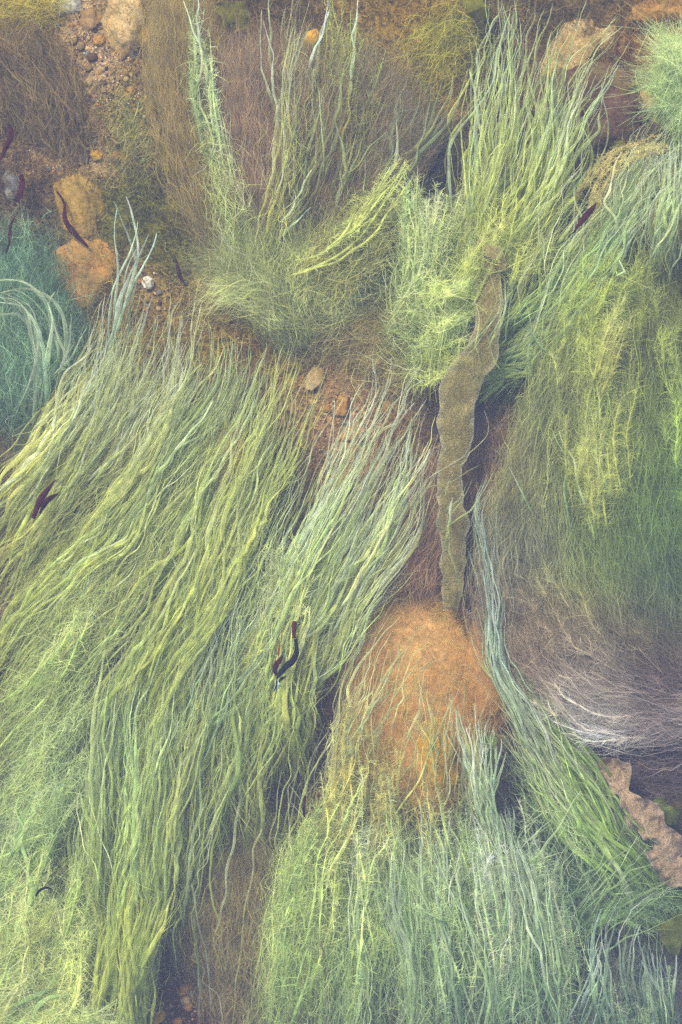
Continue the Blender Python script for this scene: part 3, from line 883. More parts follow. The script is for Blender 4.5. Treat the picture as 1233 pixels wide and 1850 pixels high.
for lab, pts, ws, col, z in [
    ("dull olive weed sheet along the brown curtain in the upper left", [(290, 160), (305, 220), (318, 275), (330, 330)], [6, 18, 22, 16, 4], (122, 118, 72), [0.09, 0.1, 0.09]),
    ("wavy olive sheet at the top edge left of the centre", [(380, 10), (410, 18), (432, 40), (420, 62)], [10, 20, 24, 16, 6], (136, 134, 80), [0.1, 0.11, 0.1]),
    ("yellow olive sheet at the top edge right of the centre", [(850, -10), (865, 20), (870, 45)], [14, 26, 24, 8], (140, 142, 78), [0.06, 0.08, 0.06]),
    ("notched olive weed scrap on the dark purple rock", [(1052, 240), (1060, 272), (1078, 288), (1098, 280)], [2, 10, 16, 12, 3], (126, 130, 74), [0.1, 0.11, 0.1]),
    ("small olive scrap on the dark rock right of the notched one", [(1098, 282), (1115, 262), (1128, 256)], [3, 12, 11, 3], (116, 118, 74), [0.09, 0.1, 0.09]),
    ("olive weed scrap left of the pale fuzzy corner weed", [(1128, 168), (1142, 156), (1160, 150)], [2, 12, 14, 4], (146, 134, 74), [0.1, 0.11, 0.1]),
    ("round olive sheet at the right edge near the bottom", [(1180, 1680), (1200, 1682), (1235, 1690)], [6, 26, 36, 30], (120, 134, 82), [0.07, 0.08, 0.07]),
    ("small green sheet behind the frilled brown blade", [(1178, 1450), (1205, 1470), (1222, 1490)], [8, 26, 26, 8], (122, 142, 84), [0.06, 0.07, 0.06]),
    ("narrow green folded sheet among pale strands below the boulder", [(878, 1330), (886, 1350), (880, 1378)], [3, 12, 12, 3], (126, 152, 94), [0.16, 0.17, 0.16]),
]:
    col = tuple(0.62 * a + 0.38 * b for a, b in zip(col, (124, 118, 98)))
    strap("weed_sheet", lab, "seaweed sheet", pts, ws, col, z, len(lab), ruffle=0.010, edge=8, nc=25, mat=M_SHEET, alpha=0.55, thick=0.0008)

RED = (84, 42, 72)
for lab, pts, ws, z in [
    ("long curved dark red weed strip beside the ochre wedge", [(103, 346), (116, 366), (119, 398), (136, 424), (160, 446)], [2, 3, 4, 4.5, 5, 3], [0.05, 0.06, 0.05]),
    ("short dark red weed strip above the bent pale tips", [(317, 465), (322, 484), (326, 500), (334, 517)], [1, 3.5, 4, 3.5, 1.5], [0.05, 0.06, 0.05]),
    ("slim dark red weed blade at the left edge of the meadow", [(60, 937), (74, 904), (88, 884), (102, 868)], [3, 5.5, 6, 4, 1], [0.21, 0.22, 0.225]),
    ("dull purple weed blade right of the slim red one", [(72, 928), (86, 906), (106, 892)], [2, 5, 4, 1], [0.195, 0.2, 0.2]),
    ("purple weed strip lying in the dark strands of the upper right", [(1077, 367), (1062, 388), (1048, 404), (1034, 422)], [1.5, 5, 5, 4, 1], [0.215, 0.22, 0.215]),
    ("dark blue weed strip behind the pale strands at the bottom right", [(1068, 1682), (1092, 1698), (1112, 1716), (1134, 1734)], [2, 4.5, 4, 4, 2], [0.07, 0.08, 0.07]),
    ("tiny dark curl of weed in the bottom left fuzz", [(65, 1619), (72, 1609), (84, 1604), (92, 1606)], [1.2, 1.8, 2, 1.5], [0.19, 0.2, 0.19]),
    ("purple weed strand hanging at the left edge", [(2, 290), (10, 268), (20, 245), (18, 225)], [3, 6, 6, 3], [0.05, 0.06, 0.05]),
    ("dark purple weed strip right of the smooth dark stone", [(24, 372), (36, 350), (41, 330), (38, 315)], [2, 5, 5, 3], [0.05, 0.06, 0.05]),
    ("thin red brown stem low at the left edge", [(8, 470), (16, 440), (18, 410), (28, 390)], [1.5, 2, 2, 1], [0.06, 0.07, 0.06]),
    ("rust orange stem among the pale fuzzy fronds at the bottom", [(776, 1534), (785, 1585), (793, 1620), (803, 1652)], [0.8, 1.8, 2.2, 2, 1], [0.12, 0.13, 0.12]),
    ("tiny red weed bit caught left of the fuzzy fronds", [(551, 1437), (548, 1458), (549, 1480)], [1.5, 2.5, 1.5], [0.19, 0.2, 0.19]),
]:
    col = RED if "rust" not in lab else (168, 132, 78)
    if "dark blue" in lab or "tiny dark" in lab: col = (56, 46, 76)
    strap("red_weed_strip" if "rust" not in lab else "stem_of_weed", lab, "red seaweed" if "rust" not in lab else "stem", pts, ws, col, z, len(lab) + 7, ruffle=0.002, edge=0.9, nc=7, mat=M_RED, thick=0.001)
# forked red weed in the middle of the meadow
fork = empty("forked_red_weed", P(502, 1238, 0.2), "forked dark purple red weed caught in the yellow green strands", "red seaweed")
for pts, ws, col in [([(500, 1226), (514, 1206), (528, 1194), (536, 1176), (535, 1154)], [2, 5.5, 6.5, 5.5, 4.5, 4], (60, 34, 74)),
                     ([(532, 1153), (532, 1138), (533, 1122)], [3.6, 4, 3.6], (98, 44, 70)), ([(500, 1220), (498, 1206), (508, 1190), (510, 1184)], [3, 5, 4.5, 2], (84, 42, 78)),
                     ([(503, 1183), (505, 1170), (506, 1158)], [1, 1.8, 1.2], (150, 92, 78)), ([(504, 1232), (510, 1226), (518, 1222)], [1, 2.5, 1], (56, 42, 84)),
                     ([(494, 1250), (499, 1240), (502, 1230)], [0.8, 2, 2.2], (62, 80, 116)), ([(502, 1244), (504, 1236), (503, 1230)], [1.5, 3, 2], (186, 200, 170))]:
    o = strap("blade", None, None, pts, ws, col, [0.205, 0.21, 0.205], len(pts) + int(ws[0] * 3), ruffle=0.0015, edge=0.6, nc=7, mat=M_RED, thick=0.001)
    o.parent = fork
    o.location = -fork.location

# ------------------------------------------------------------------ wool curtains and masses
def wool_tuft(name, label, guides, n, pal=None, shade=None, cat="algae", **kw):
    gx = guides[0][0]
    t = empty(name, P(gx[0], gx[1], float(bed_z(*gx))), label, cat)
    wool(t, guides, n, pal, shade=shade, **kw)
    return t


def shade_from(pts, lock=0.30, ls=(9, 60)):
    def f(x, y):
        acc = np.zeros(x.shape + (3,)); ws = np.zeros(x.shape) + 1e-9
        for px, py, r, c in pts:
            w = np.exp(-((x - px) ** 2 + (y - py) ** 2) / r ** 2)
            acc += w[..., None] * AW(*c); ws += w
        return acc / ws[..., None]
    return f


wool_tuft("algae_curtain", "soft brown weed curtain along the left of the top centre fan", [[(420, 480), (345, 330), (300, 150), (288, -30)], [(430, 470), (370, 330), (340, 150), (325, -30)], [(440, 450), (400, 300), (380, 150), (375, -30)]], 8500,
          [(138, 122, 98), (128, 114, 96), (146, 130, 102)] + OLV[:1], z=(0.02, 0.03, 0.12), w=0.00042, lockv=0.12, jit=8, start=0.7, end=0.6)
wool_tuft("algae_curtain", "purple brown weed curtain in the middle of the top centre fan", [[(470, 470), (430, 330), (410, 200), (405, 60)], [(490, 470), (470, 330), (465, 200), (460, 50)], [(510, 470), (510, 330), (530, 200), (560, 70)]], 8500,
          [(142, 126, 108), (132, 116, 104), (150, 134, 110), (120, 106, 104)], z=(0.02, 0.05, 0.14), w=0.00042, lockv=0.14, jit=8, start=0.7, end=0.6)
wool_tuft("algae_curtain", "dark purple grey weed curtain on the right of the top centre fan", [[(540, 470), (560, 330), (590, 200), (610, 60)], [(540, 470), (590, 360), (640, 250), (720, 90)], [(560, 500), (650, 400), (720, 300), (780, 200)]], 8500,
          [(134, 124, 102), (122, 110, 98), (142, 132, 106), (110, 102, 98)], z=(0.01, 0.04, 0.12), w=0.00042, lockv=0.14, jit=10, start=0.7, end=0.6)
G_SH = shade_from([(1080, 440, 110, (136, 148, 94)), (1060, 580, 110, (140, 148, 94)), (1180, 560, 110, (118, 124, 88)), (1010, 700, 80, (144, 150, 104)), (1190, 760, 90, (128, 142, 92)),
                   (930, 850, 70, (146, 142, 108)), (1050, 850, 90, (146, 156, 104)), (1190, 920, 90, (118, 140, 92)), (960, 1000, 70, (144, 144, 118)), (1080, 1020, 80, (136, 150, 98)),
                   (1200, 1050, 80, (108, 126, 98)), (930, 1120, 70, (138, 126, 110)), (1030, 1140, 80, (144, 132, 108)), (1150, 1150, 80, (124, 118, 100)), (960, 1230, 60, (126, 112, 102)),
                   (1060, 1220, 80, (154, 146, 136)), (1180, 1240, 80, (116, 102, 104)), (1100, 1300, 60, (176, 170, 158)), (1220, 1300, 50, (154, 144, 136)), (1010, 1270, 50, (172, 166, 152))])
wool_tuft("algae_mass", "great mane of fine olive green weed at the right edge", [[(1040, 560), (1000, 680), (950, 820), (905, 980), (890, 1080)], [(1080, 430), (1040, 580), (1005, 740), (980, 900), (985, 1080), (1040, 1190)], [(1120, 400), (1085, 600), (1070, 800), (1060, 980), (1090, 1140), (1140, 1210)],
          [(1150, 420), (1140, 620), (1140, 800), (1140, 980), (1170, 1150), (1220, 1220)], [(1200, 440), (1200, 620), (1200, 800), (1205, 980), (1225, 1130), (1260, 1190)], [(1270, 470), (1270, 650), (1265, 820), (1270, 980), (1280, 1120)]], 26000,
          shade=lambda x, y: G_SH(x, y) * 0.74, lock=130, lockv=0.24, lockw=0.1, z=(0.02, 0.06, 0.17), w=0.0006, jit=8, start=0.95, end=0.9, N=16, curl=4.0, wig=8)
wool_tuft("algae_mass", "swept brown and grey woolly weed under the green mane", [[(895, 960), (890, 1080), (930, 1200), (1020, 1285), (1120, 1312), (1260, 1306)], [(920, 900), (920, 1050), (985, 1185), (1090, 1265), (1260, 1290)], [(950, 880), (985, 1040), (1070, 1170), (1260, 1250)],
          [(1020, 900), (1060, 1040), (1140, 1140), (1270, 1200)], [(1110, 950), (1140, 1060), (1200, 1130), (1270, 1160)]], 22000,
          shade=lambda x, y: G_SH(x, y) * 0.9, lock=110, lockv=0.30, lockw=0.1, along=60, z=(0.02, 0.04, 0.15), w=0.0006, jit=8, start=0.95, end=0.95, N=16, curl=4.0, wig=8)
wool_tuft("algae_patch", "grey brown woolly weed in the gap at the bottom left of the centre", [[(345, 1740), (350, 1660), (360, 1560), (390, 1420)], [(390, 1800), (388, 1690), (395, 1560), (420, 1430)], [(440, 1880), (430, 1700), (440, 1560), (450, 1440)]], 5000,
          GRY[1:2] + PUR[:1] + BRN + OLV + GRY[3:], z=(0.0, 0.005, 0.05), w=0.0005, jit=30, curl=10, wig=10, N=24)
wool_tuft("algae_patch", "brown woolly weed behind the pale strands left of the strap", [[(690, 1100), (720, 1020), (760, 940), (790, 830)], [(740, 1110), (770, 1030), (790, 950), (800, 860)]], 4200, [(142, 122, 106), (130, 110, 100), (150, 130, 110)], z=(0.01, 0.03, 0.10), w=0.0005, jit=18, curl=8)
wool_tuft("algae_patch", "brown grey woolly weed right of the lower strap", [[(880, 1100), (900, 980), (890, 860), (900, 760)], [(940, 1080), (930, 960), (920, 850), (930, 760)]], 3600, PUR[:1] + BRN + GRY[3:], z=(0.0, 0.02, 0.09), jit=16, curl=5)
wool_tuft("algae_patch", "thin tan fuzz growing over the large orange boulder", [[(630, 1400), (640, 1260), (660, 1150), (700, 1070)], [(720, 1440), (720, 1280), (720, 1160), (730, 1070)], [(820, 1440), (810, 1280), (800, 1160), (790, 1080)], [(880, 1380), (890, 1260), (890, 1180), (880, 1110)]], 900,
          ORG + BRN[:1] + OLV[2:3], z=(0.05, 0.06, 0.11), w=0.0003, jit=24, curl=11, vary=0.1, lockv=0.1)
wool_tuft("algae_nest", "curly beige nest of fine weed at the foot of the top centre fan", [[(600, 570), (520, 545), (430, 520), (350, 540)], [(560, 620), (500, 560), (440, 470), (370, 380)], [(550, 600), (500, 520), (450, 430), (420, 350)], [(540, 600), (520, 520), (515, 430), (530, 350)], [(570, 590), (590, 500), (640, 410), (690, 350)], [(560, 600), (620, 540), (680, 500), (740, 480)]], 8000,
          BEI + OLV + GR + FZG + GRY[3:] + BRN[:1] + PUR[:1] + FZG[3:], z=(0.02, 0.03, 0.12), w=0.00042, jit=9, curl=9, N=26, wig=10, lock=150, lockv=0.38, lockdrift=40, start=0.6)
wool_tuft("algae_nest", "tangle of tan weed threads around the upper rim of the bare patch", [[(500, 620), (580, 560), (660, 540), (720, 520)], [(560, 640), (640, 610), (700, 600), (780, 610)], [(640, 690), (690, 640), (740, 620), (800, 630)], [(690, 720), (740, 690), (780, 690), (820, 690)]], 2300,
          BEI + BRN[:2], z=(0.01, 0.02, 0.08), w=0.00042, jit=24, curl=12, N=26, wig=14)
wool_tuft("algae_nest", "teal curly weed patch at the left edge", [[(10, 800), (10, 680), (10, 560), (20, 400)], [(50, 790), (55, 680), (50, 560), (55, 420)], [(100, 740), (105, 660), (120, 590), (120, 500)]], 4200,
          [(98, 124, 114), (84, 110, 106), (110, 136, 120), (92, 108, 98), (108, 120, 98)] + GR[3:], z=(0.005, 0.01, 0.07), w=0.00045, lockv=0.35, jit=20, curl=11, N=24, wig=12)
wool_tuft("algae_patch", "thin olive algae film below the upper gravel", [[(190, 340), (200, 270), (215, 200), (230, 150)], [(250, 350), (260, 290), (270, 240), (280, 200)]], 500, OLV + FZG[3:] + BEI[3:], z=(0.0, 0.005, 0.03), w=0.0005, jit=20, curl=12, wig=10)
wool_tuft("algae_patch", "olive yellow algae film in the top left corner", [[(-20, 70), (20, 50), (60, 30), (100, 10)], [(-20, 20), (20, 10), (60, -10), (90, -30)]], 1200, [(150, 142, 84), (138, 132, 80), (160, 148, 92)], z=(0.0, 0.005, 0.03), w=0.0005, jit=14, curl=8)
wool_tuft("algae_patch", "olive green algae film around the golden stone at the top", [[(700, 130), (740, 90), (790, 50), (850, 20)], [(740, 170), (790, 150), (830, 90), (880, 60)]], 1300, [(142, 142, 86), (128, 132, 82), (156, 144, 90)], z=(0.0, 0.01, 0.04), w=0.0005, jit=18, curl=10)
wool_tuft("algae_patch", "dim brown woolly weed left of the upper gravel", [[(110, 300), (100, 220), (60, 140), (20, 60)], [(160, 280), (130, 220), (100, 140), (60, 60)], [(40, 250), (30, 180), (10, 120), (-10, 60)]], 4200, BRN + PUR[:2] + OLV[3:], z=(0.0, 0.01, 0.05), jit=14, curl=5)
wool_tuft("algae_patch", "small tan woolly clump caught in the green meadow", [[(392, 880), (398, 835), (410, 790)], [(425, 870), (424, 830), (430, 790)]], 420, [(166, 152, 108), (158, 142, 104)], z=(0.1, 0.12, 0.14), jit=9, curl=7, start=0.5, end=0.5, w=0.0005)
wool_tuft("algae_patch", "dark threads in the blue gap under the woolly mane", [[(1000, 1330), (1080, 1350), (1160, 1350), (1260, 1330)], [(1040, 1400), (1120, 1390), (1190, 1400), (1260, 1390)], [(1100, 1450), (1180, 1440), (1260, 1440)]], 1500, PUR + [(90, 92, 110)], z=(0.0, 0.01, 0.06), jit=18, curl=8, N=22)

# ------------------------------------------------------------------ tufts of long strands
make_tuft("lone pair of pale weed tips over the ochre rock in the upper left", [[(170, 700), (200, 600), (222, 520), (240, 470), (265, 415)], [(200, 640), (225, 560), (240, 470), (232, 410), (212, 345)]], 7, [(150, 164, 146)], [(156, 170, 166)], w=(2.0, 3.4), us=[0, 0.06, 0.1, 0.95, 1.0, 0.5, 0.3], jit=2, start=0.05, end=0.03, wig=1.6, z=(0.06, 0.15, 0.2), alpha=0.5, drift=2, tiplen=.5)
LT = dict(w=(1.9, 4.8), wig=3.4, jit=5, start=0.3, end=0.60)
make_tuft("left edge meadow tuft with blue grey tips reaching the ochre rock", [[(-40, 960), (40, 850), (110, 740), (160, 660), (190, 545)], [(-30, 1060), (80, 900), (160, 770), (205, 640), (235, 470)], [(20, 1100), (130, 920), (220, 800), (285, 650), (330, 545)], [(60, 1150), (190, 930), (280, 800), (335, 680), (350, 535)]], 150,
          YG + BEI[:1], PALE + BLUE, **LT, fill=1700, fillpal=BEI + YG + OLV, K=0)
make_tuft("meadow tuft with bent tips below the short red strip", [[(-40, 1210), (80, 1060), (190, 930), (290, 790), (365, 660), (380, 570)], [(-30, 1290), (110, 1110), (230, 960), (330, 800), (400, 690), (405, 580)], [(40, 1300), (170, 1120), (280, 970), (380, 800), (440, 680), (480, 610)], [(120, 1320), (230, 1120), (330, 960), (420, 800), (470, 680), (510, 600)]], 165,
          YG + YG + OLV[:1], PALE + GB, **LT, fill=1700, fillpal=OLV + YG + GR)
make_tuft("bright yellow green meadow tuft below the curly nest", [[(120, 1440), (200, 1250), (300, 1080), (390, 900), (450, 760), (490, 620)], [(160, 1470), (250, 1270), (350, 1090), (430, 900), (490, 740), (530, 620)], [(210, 1500), (300, 1300), (405, 1100), (480, 900), (550, 730), (590, 650)]], 150,
          YB + YG, PALE + YB, **LT, fill=1700, fillpal=YG + YB + GR)
make_tuft("tuft of long strands ending over the bare brown patch", [[(300, 1440), (380, 1250), (450, 1080), (520, 930), (570, 800), (640, 660)], [(390, 1420), (430, 1280), (500, 1100), (580, 950), (640, 820), (690, 700)], [(440, 1380), (490, 1200), (560, 1080), (640, 940), (690, 830), (745, 720)]], 140,
          YG + GR + YB, PALE + BLUE, w=(1.8, 4.4), wig=2.6, jit=6, start=0.3, end=0.78, fill=1800, fillpal=YG + GR, fillcap=0.55)
make_tuft("pale grey green strands beside the left of the strap", [[(480, 1340), (530, 1210), (600, 1090), (680, 950), (735, 830), (770, 700)], [(500, 1330), (570, 1190), (640, 1080), (710, 960), (760, 840), (795, 710)], [(540, 1300), (600, 1180), (670, 1080), (730, 980), (775, 880), (805, 790)]], 60,
          GR + BEI + YG, BLUE + PALE, w=(2.1, 4.7), wig=2.6, jit=6, start=0.35, end=0.68, fill=600, fillpal=BEI + GR, z=(0.03, 0.1, 0.2), fillcap=0.6)
make_tuft("yellow green strands holding the forked purple weed", [[(480, 1420), (480, 1300), (495, 1200), (520, 1080), (540, 990)], [(520, 1420), (505, 1300), (525, 1190), (555, 1060), (590, 990)], [(560, 1400), (540, 1290), (560, 1190), (590, 1090), (630, 1040)]], 85, YB + YG, YB + PALE, **LT, fill=800, fillpal=YB + YG)
make_tuft("long hanging green strands at the bottom left of centre", [[(120, 1900), (140, 1700), (150, 1500), (160, 1330), (200, 1150)], [(190, 1900), (190, 1700), (200, 1520), (210, 1350), (260, 1120)], [(225, 1900), (232, 1720), (250, 1540), (270, 1370), (310, 1120)], [(250, 1900), (270, 1700), (300, 1520), (320, 1330), (360, 1110)]], 175,
          YG + GR + YB[:2], PALE + GB, w=(2.2, 5.3), wig=2.8, jit=7, start=0.5, end=0.5, fill=2200, fillpal=YG + GR + OLV)
make_tuft("broad yellow green strands at the bottom edge left of the gap", [[(170, 1900), (190, 1780), (200, 1680), (225, 1560)], [(215, 1900), (225, 1780), (235, 1680), (250, 1560)], [(245, 1900), (250, 1790), (262, 1690), (285, 1600)]], 75, YB + YG + YG, YG, w=(2.6, 5.5), wig=2.4, jit=8, start=0.2, end=0.5, z=(0.06, 0.12, 0.2), fill=900)
make_tuft("loose strands hanging over the dark middle of the lower meadow", [[(290, 1760), (300, 1600), (310, 1450), (330, 1300), (370, 1120)], [(330, 1720), (325, 1540), (350, 1400), (380, 1260), (410, 1100)], [(400, 1620), (400, 1500), (420, 1380), (425, 1260), (450, 1110)], [(470, 1560), (460, 1450), (470, 1340), (480, 1220), (490, 1090)]], 95,
          YG + GR + OLV, PALE + YG, **{**LT, 'start': 0.6}, fill=1500, fillpal=OLV + YG + GR)
make_tuft("few pale strands crossing the grey gap near the bottom", [[(372, 1880), (368, 1720), (372, 1560), (392, 1450), (420, 1380)], [(300, 1700), (302, 1620), (312, 1500), (340, 1400), (360, 1330)], [(250, 1840), (290, 1700), (310, 1600), (340, 1480)]], 8, GR + GRY, GB, us=[0, 0.04, 1, 1.05, 2, 1.95, 0.7, 1.5], w=(2.2, 3.4), wig=3, jit=5, start=0.1, end=0.1, z=(0.03, 0.08, 0.14), drift=4)
FZ = dict(kind="fuzz", wig=3.0, jit=9, start=0.55, end=0.5)
make_tuft("curly fuzzy green strands at the left edge of the lower meadow", [[(-50, 1320), (60, 1220), (150, 1100), (230, 980), (290, 900)], [(-40, 1400), (80, 1270), (190, 1130), (280, 970), (330, 900)], [(0, 1480), (100, 1340), (200, 1200), (280, 1080)]], 90, YG + FZG, PALE + YB, K=70, bl=0.014, fill=1700, fillpal=YG + GR + FZG, bcurl=1.0, **FZ)
make_tuft("fuzzy yellow green curls tangled in the middle of the meadow", [[(320, 1340), (380, 1180), (430, 1020), (470, 900)], [(240, 1180), (300, 1040), (360, 920), (420, 790)], [(420, 1330), (460, 1200), (500, 1080), (540, 960)]], 55, FZY + YG, FZG + PALE, K=75, bl=0.013, fill=900, fillpal=FZG + YG, bcurl=1.1, z=(0.04, 0.1, 0.17), **FZ)
make_tuft("fuzzy pale strands in the lower left corner above the yellow fluff", [[(-50, 1530), (30, 1420), (110, 1290), (170, 1150)], [(-40, 1620), (50, 1500), (120, 1380), (180, 1270)], [(-30, 1700), (60, 1570), (120, 1470), (180, 1380)]], 85, FZG + GB + YG, PALE + FZG, K=70, bl=0.014, fill=2400, fillpal=GB + TEAL + YG, bcurl=1.1, **FZ)
make_tuft("frothy pale green curls along the left edge near the bottom", [[(-40, 1880), (10, 1760), (40, 1640), (80, 1520)], [(60, 1900), (100, 1780), (130, 1660), (150, 1540)], [(130, 1900), (160, 1800), (175, 1700), (185, 1600)]], 60, FZG + FZY, FZG, K=80, bl=0.014, fill=900, fillpal=FZG + FZY, bcurl=1.3, z=(0.06, 0.12, 0.18), **FZ)
make_tuft("yellow fluffy strands in the bottom left corner", [[(-50, 1720), (30, 1670), (90, 1620), (150, 1560)], [(-50, 1810), (40, 1750), (110, 1700), (160, 1640)], [(-40, 1900), (40, 1850), (110, 1800), (170, 1740)], [(30, 1920), (90, 1860), (150, 1820), (200, 1790)]], 80, FZY + YB + FZG, PALE + FZY, K=80, bl=0.014, fill=3000, fillpal=FZY + FZG + GB, bcurl=1.2, **FZ)
make_tuft("a few smooth green strands lying over the bottom left fluff", [[(20, 1850), (25, 1700), (50, 1650), (55, 1600), (48, 1480), (70, 1440)], [(20, 1760), (60, 1600), (80, 1540), (130, 1450)], [(-20, 1570), (20, 1500), (60, 1420)], [(30, 1860), (80, 1810), (130, 1796)]], 12, GR + FZG, GR, us=[0, 0.1, 1, 1.1, 0.9, 2, 2.1, 1.9, 3, 2.95, 2.9, 0.05], w=(2.3, 4.3), jit=4, wig=3, start=0.1, end=0.1, z=(0.10, 0.15, 0.18), alpha=0.3)
make_tuft("arching pale teal strands over the teal patch at the left edge", [[(95, 720), (105, 650), (98, 590), (80, 545), (40, 517), (-20, 520)], [(60, 790), (75, 690), (72, 620), (50, 560), (10, 538), (-30, 530)], [(100, 700), (122, 620), (140, 570), (150, 560)]], 14, TEAL + PALE, PALE, w=(1.7, 3.9), us=[0, .05, .1, .5, .9, 1, 1.05, 1.1, 2, 1.95, 1.9, 0.02, 1.02, 1.6], jit=5, wig=2, start=0.1, end=0.15, z=(0.06, 0.12, 0.18), fill=700, fillpal=TEAL + GB)
make_tuft("yellow green main stem strands rising through the top centre fan", [[(450, 540), (480, 430), (505, 320), (520, 220), (530, 110), (548, -30)], [(470, 540), (492, 420), (520, 300), (522, 200), (540, 60), (580, -30)]], 17, YG + YB + OLV, PALE, w=(1.4, 3.0), jit=8, wig=2.4, start=0.15, end=0.45, drift=5, lockdrift=5, wander=4, fill=900, fillpal=YG + FZY, fillcurl=6)
make_tuft("pale fuzzy green lock on the left of the top centre fan", [[(450, 470), (420, 400), (395, 300), (375, 200), (362, 100), (355, -30)], [(470, 480), (440, 400), (410, 300), (385, 210), (378, 120)], [(440, 440), (410, 360), (390, 280), (372, 180)]], 34, FZG + PALE + YG, FZG + PALE, K=90, bl=0.011, fill=1400, fillpal=FZG + YG, **FZ)
make_tuft("thin blue grey strands at the top edge near the centre", [[(500, 330), (490, 200), (482, 80), (490, -30)], [(545, 200), (560, 120), (590, 30), (610, -30)], [(590, 260), (625, 150), (645, 60), (660, -30)], [(440, 460), (470, 400), (455, 330), (470, 240)], [(500, 480), (510, 420), (545, 370)], [(350, 250), (365, 150), (350, 60), (345, -30)]], 13, PALE + GR + OLV, BLUE, us=[0, 0.04, 0.08, 1, 1.04, 2, 2.05, 3, 3.03, 4, 4.04, 5, 5.03], w=(1.6, 3.2), jit=5, wig=3, drift=6, start=0.3, end=0.2, z=(0.08, 0.12, 0.18), alpha=0.5)
make_tuft("fuzzy olive green strands on the right shoulder of the fan", [[(540, 400), (570, 300), (580, 200), (570, 90), (575, -30)], [(570, 420), (610, 300), (630, 190), (645, 90), (650, -30)], [(580, 430), (640, 310), (670, 220), (690, 130), (700, 40)]], 50, FZG[3:] + OLV + OLV, FZG + OLV, K=80, bl=0.009, bw=0.0005, fill=1300, fillpal=FZG + OLV, z=(0.02, 0.06, 0.14), **FZ)
make_tuft("fuzzy yellow beige lock slanting up from the curly nest", [[(470, 540), (540, 480), (610, 420), (680, 340), (720, 260)], [(520, 560), (590, 490), (660, 420), (730, 330), (770, 260)], [(560, 560), (640, 500), (700, 430), (750, 370)]], 80, FZY + BEI + OLV, FZG + FZY, K=90, bl=0.009, fill=2400, fillpal=BEI + FZY + OLV, **FZ)
make_tuft("dark blue green strands over the dark hollow in the upper right", [[(640, 470), (690, 380), (740, 290), (790, 210), (828, 92)], [(660, 440), (700, 330), (720, 240), (745, 140)], [(650, 400), (680, 300), (700, 220), (720, 160)]], 16, TEAL + OLV, GB + GRY, us=[0, 0.03, 0.06, 0.1, 0.2, 0.4, 0.6, 1, 1.04, 1.08, 1.3, 1.6, 2, 2.04, 2.08, 1.9], w=(1.6, 3.2), jit=5, wig=3, drift=6, start=0.4, end=0.3, z=(0.03, 0.07, 0.14), fill=900, fillpal=TEAL + PUR)
make_tuft("pale fuzzy weed left of the yellow green tuft", [[(700, 620), (735, 510), (750, 410), (775, 300)], [(730, 640), (770, 540), (800, 440), (830, 310)], [(740, 620), (800, 540), (830, 460), (850, 380)]], 90, FZG + PALE[:2] + YG, FZG + PALE, K=90, bl=0.011, fill=1700, fillpal=FZG + GR + YG, bcurl=0.9, **FZ)
make_tuft("white green curls swept sideways above the bare patch", [[(680, 610), (730, 600), (780, 570), (840, 550)], [(700, 660), (750, 630), (800, 600), (860, 570)], [(710, 570), (760, 560), (800, 530), (850, 500)], [(720, 690), (770, 680), (810, 650), (850, 640)]], 55, FZG[3:] + OLV + FZG, FZG, K=80, bl=0.012, fill=1400, fillpal=FZG + PALE + FZY, bcurl=1.2, z=(0.05, 0.1, 0.18), **FZ)
make_tuft("tall yellow green tuft reaching the top edge in the upper right", [[(790, 560), (830, 450), (850, 380), (865, 270), (890, 130), (905, -30)], [(820, 560), (855, 450), (880, 360), (905, 240), (935, 130), (965, -30)], [(860, 540), (900, 430), (935, 340), (965, 240), (995, 130), (1010, 10)], [(880, 540), (930, 440), (975, 350), (1010, 240), (1050, 120), (1140, -10)], [(900, 540), (950, 440), (1000, 370), (1040, 280), (1050, 200)]], 105,
          YB + YG + YG + FZY, PALE + GR + BLUE, w=(1.6, 4.2), jit=9, wig=3.4, start=0.3, end=0.55, z=(0.03, 0.1, 0.2), fill=1400, fillpal=YB + YG, fillcap=0.55, tiplen=0.5)
make_tuft("fuzzy green base of the tall yellow green tuft", [[(760, 620), (820, 520), (860, 430), (880, 340)], [(840, 560), (880, 480), (930, 410), (980, 360)], [(900, 560), (950, 490), (1010, 420), (1060, 380)]], 70, YB + FZY + YG, FZY, K=80, bl=0.012, fill=2200, fillpal=YG + YB + GR, **FZ)
make_tuft("pale frothy weed in the top right corner", [[(1290, 340), (1240, 240), (1190, 170), (1125, 115)], [(1290, 260), (1250, 170), (1200, 110), (1160, 70)], [(1300, 200), (1260, 110), (1230, 70), (1190, 60)], [(1280, 420), (1240, 320), (1200, 250), (1160, 240)]], 80, [(156, 172, 132), (148, 164, 126), (166, 180, 142)] + FZG[:1], FZG, K=120, bl=0.017, bw=0.0005, fill=900, fillpal=FZG + GR, bcurl=1.3, z=(0.05, 0.12, 0.2), vary=0.1, lockdrift=45, drift=22, **FZ)
make_tuft("blue green strands crossing the upper right below the dark rock", [[(880, 740), (950, 630), (1000, 520), (1055, 420), (1110, 330), (1140, 230)], [(900, 740), (980, 620), (1050, 500), (1130, 370), (1190, 280), (1260, 210)], [(930, 700), (1010, 590), (1090, 470), (1150, 360), (1230, 290), (1290, 260)]], 75,
          GB + GR + YG + GR, PALE + BLUE, w=(1.6, 3.8), jit=12, wig=4, start=0.4, end=0.5, z=(0.03, 0.08, 0.18), fill=1500, fillpal=GB + GR + YG + BEI)
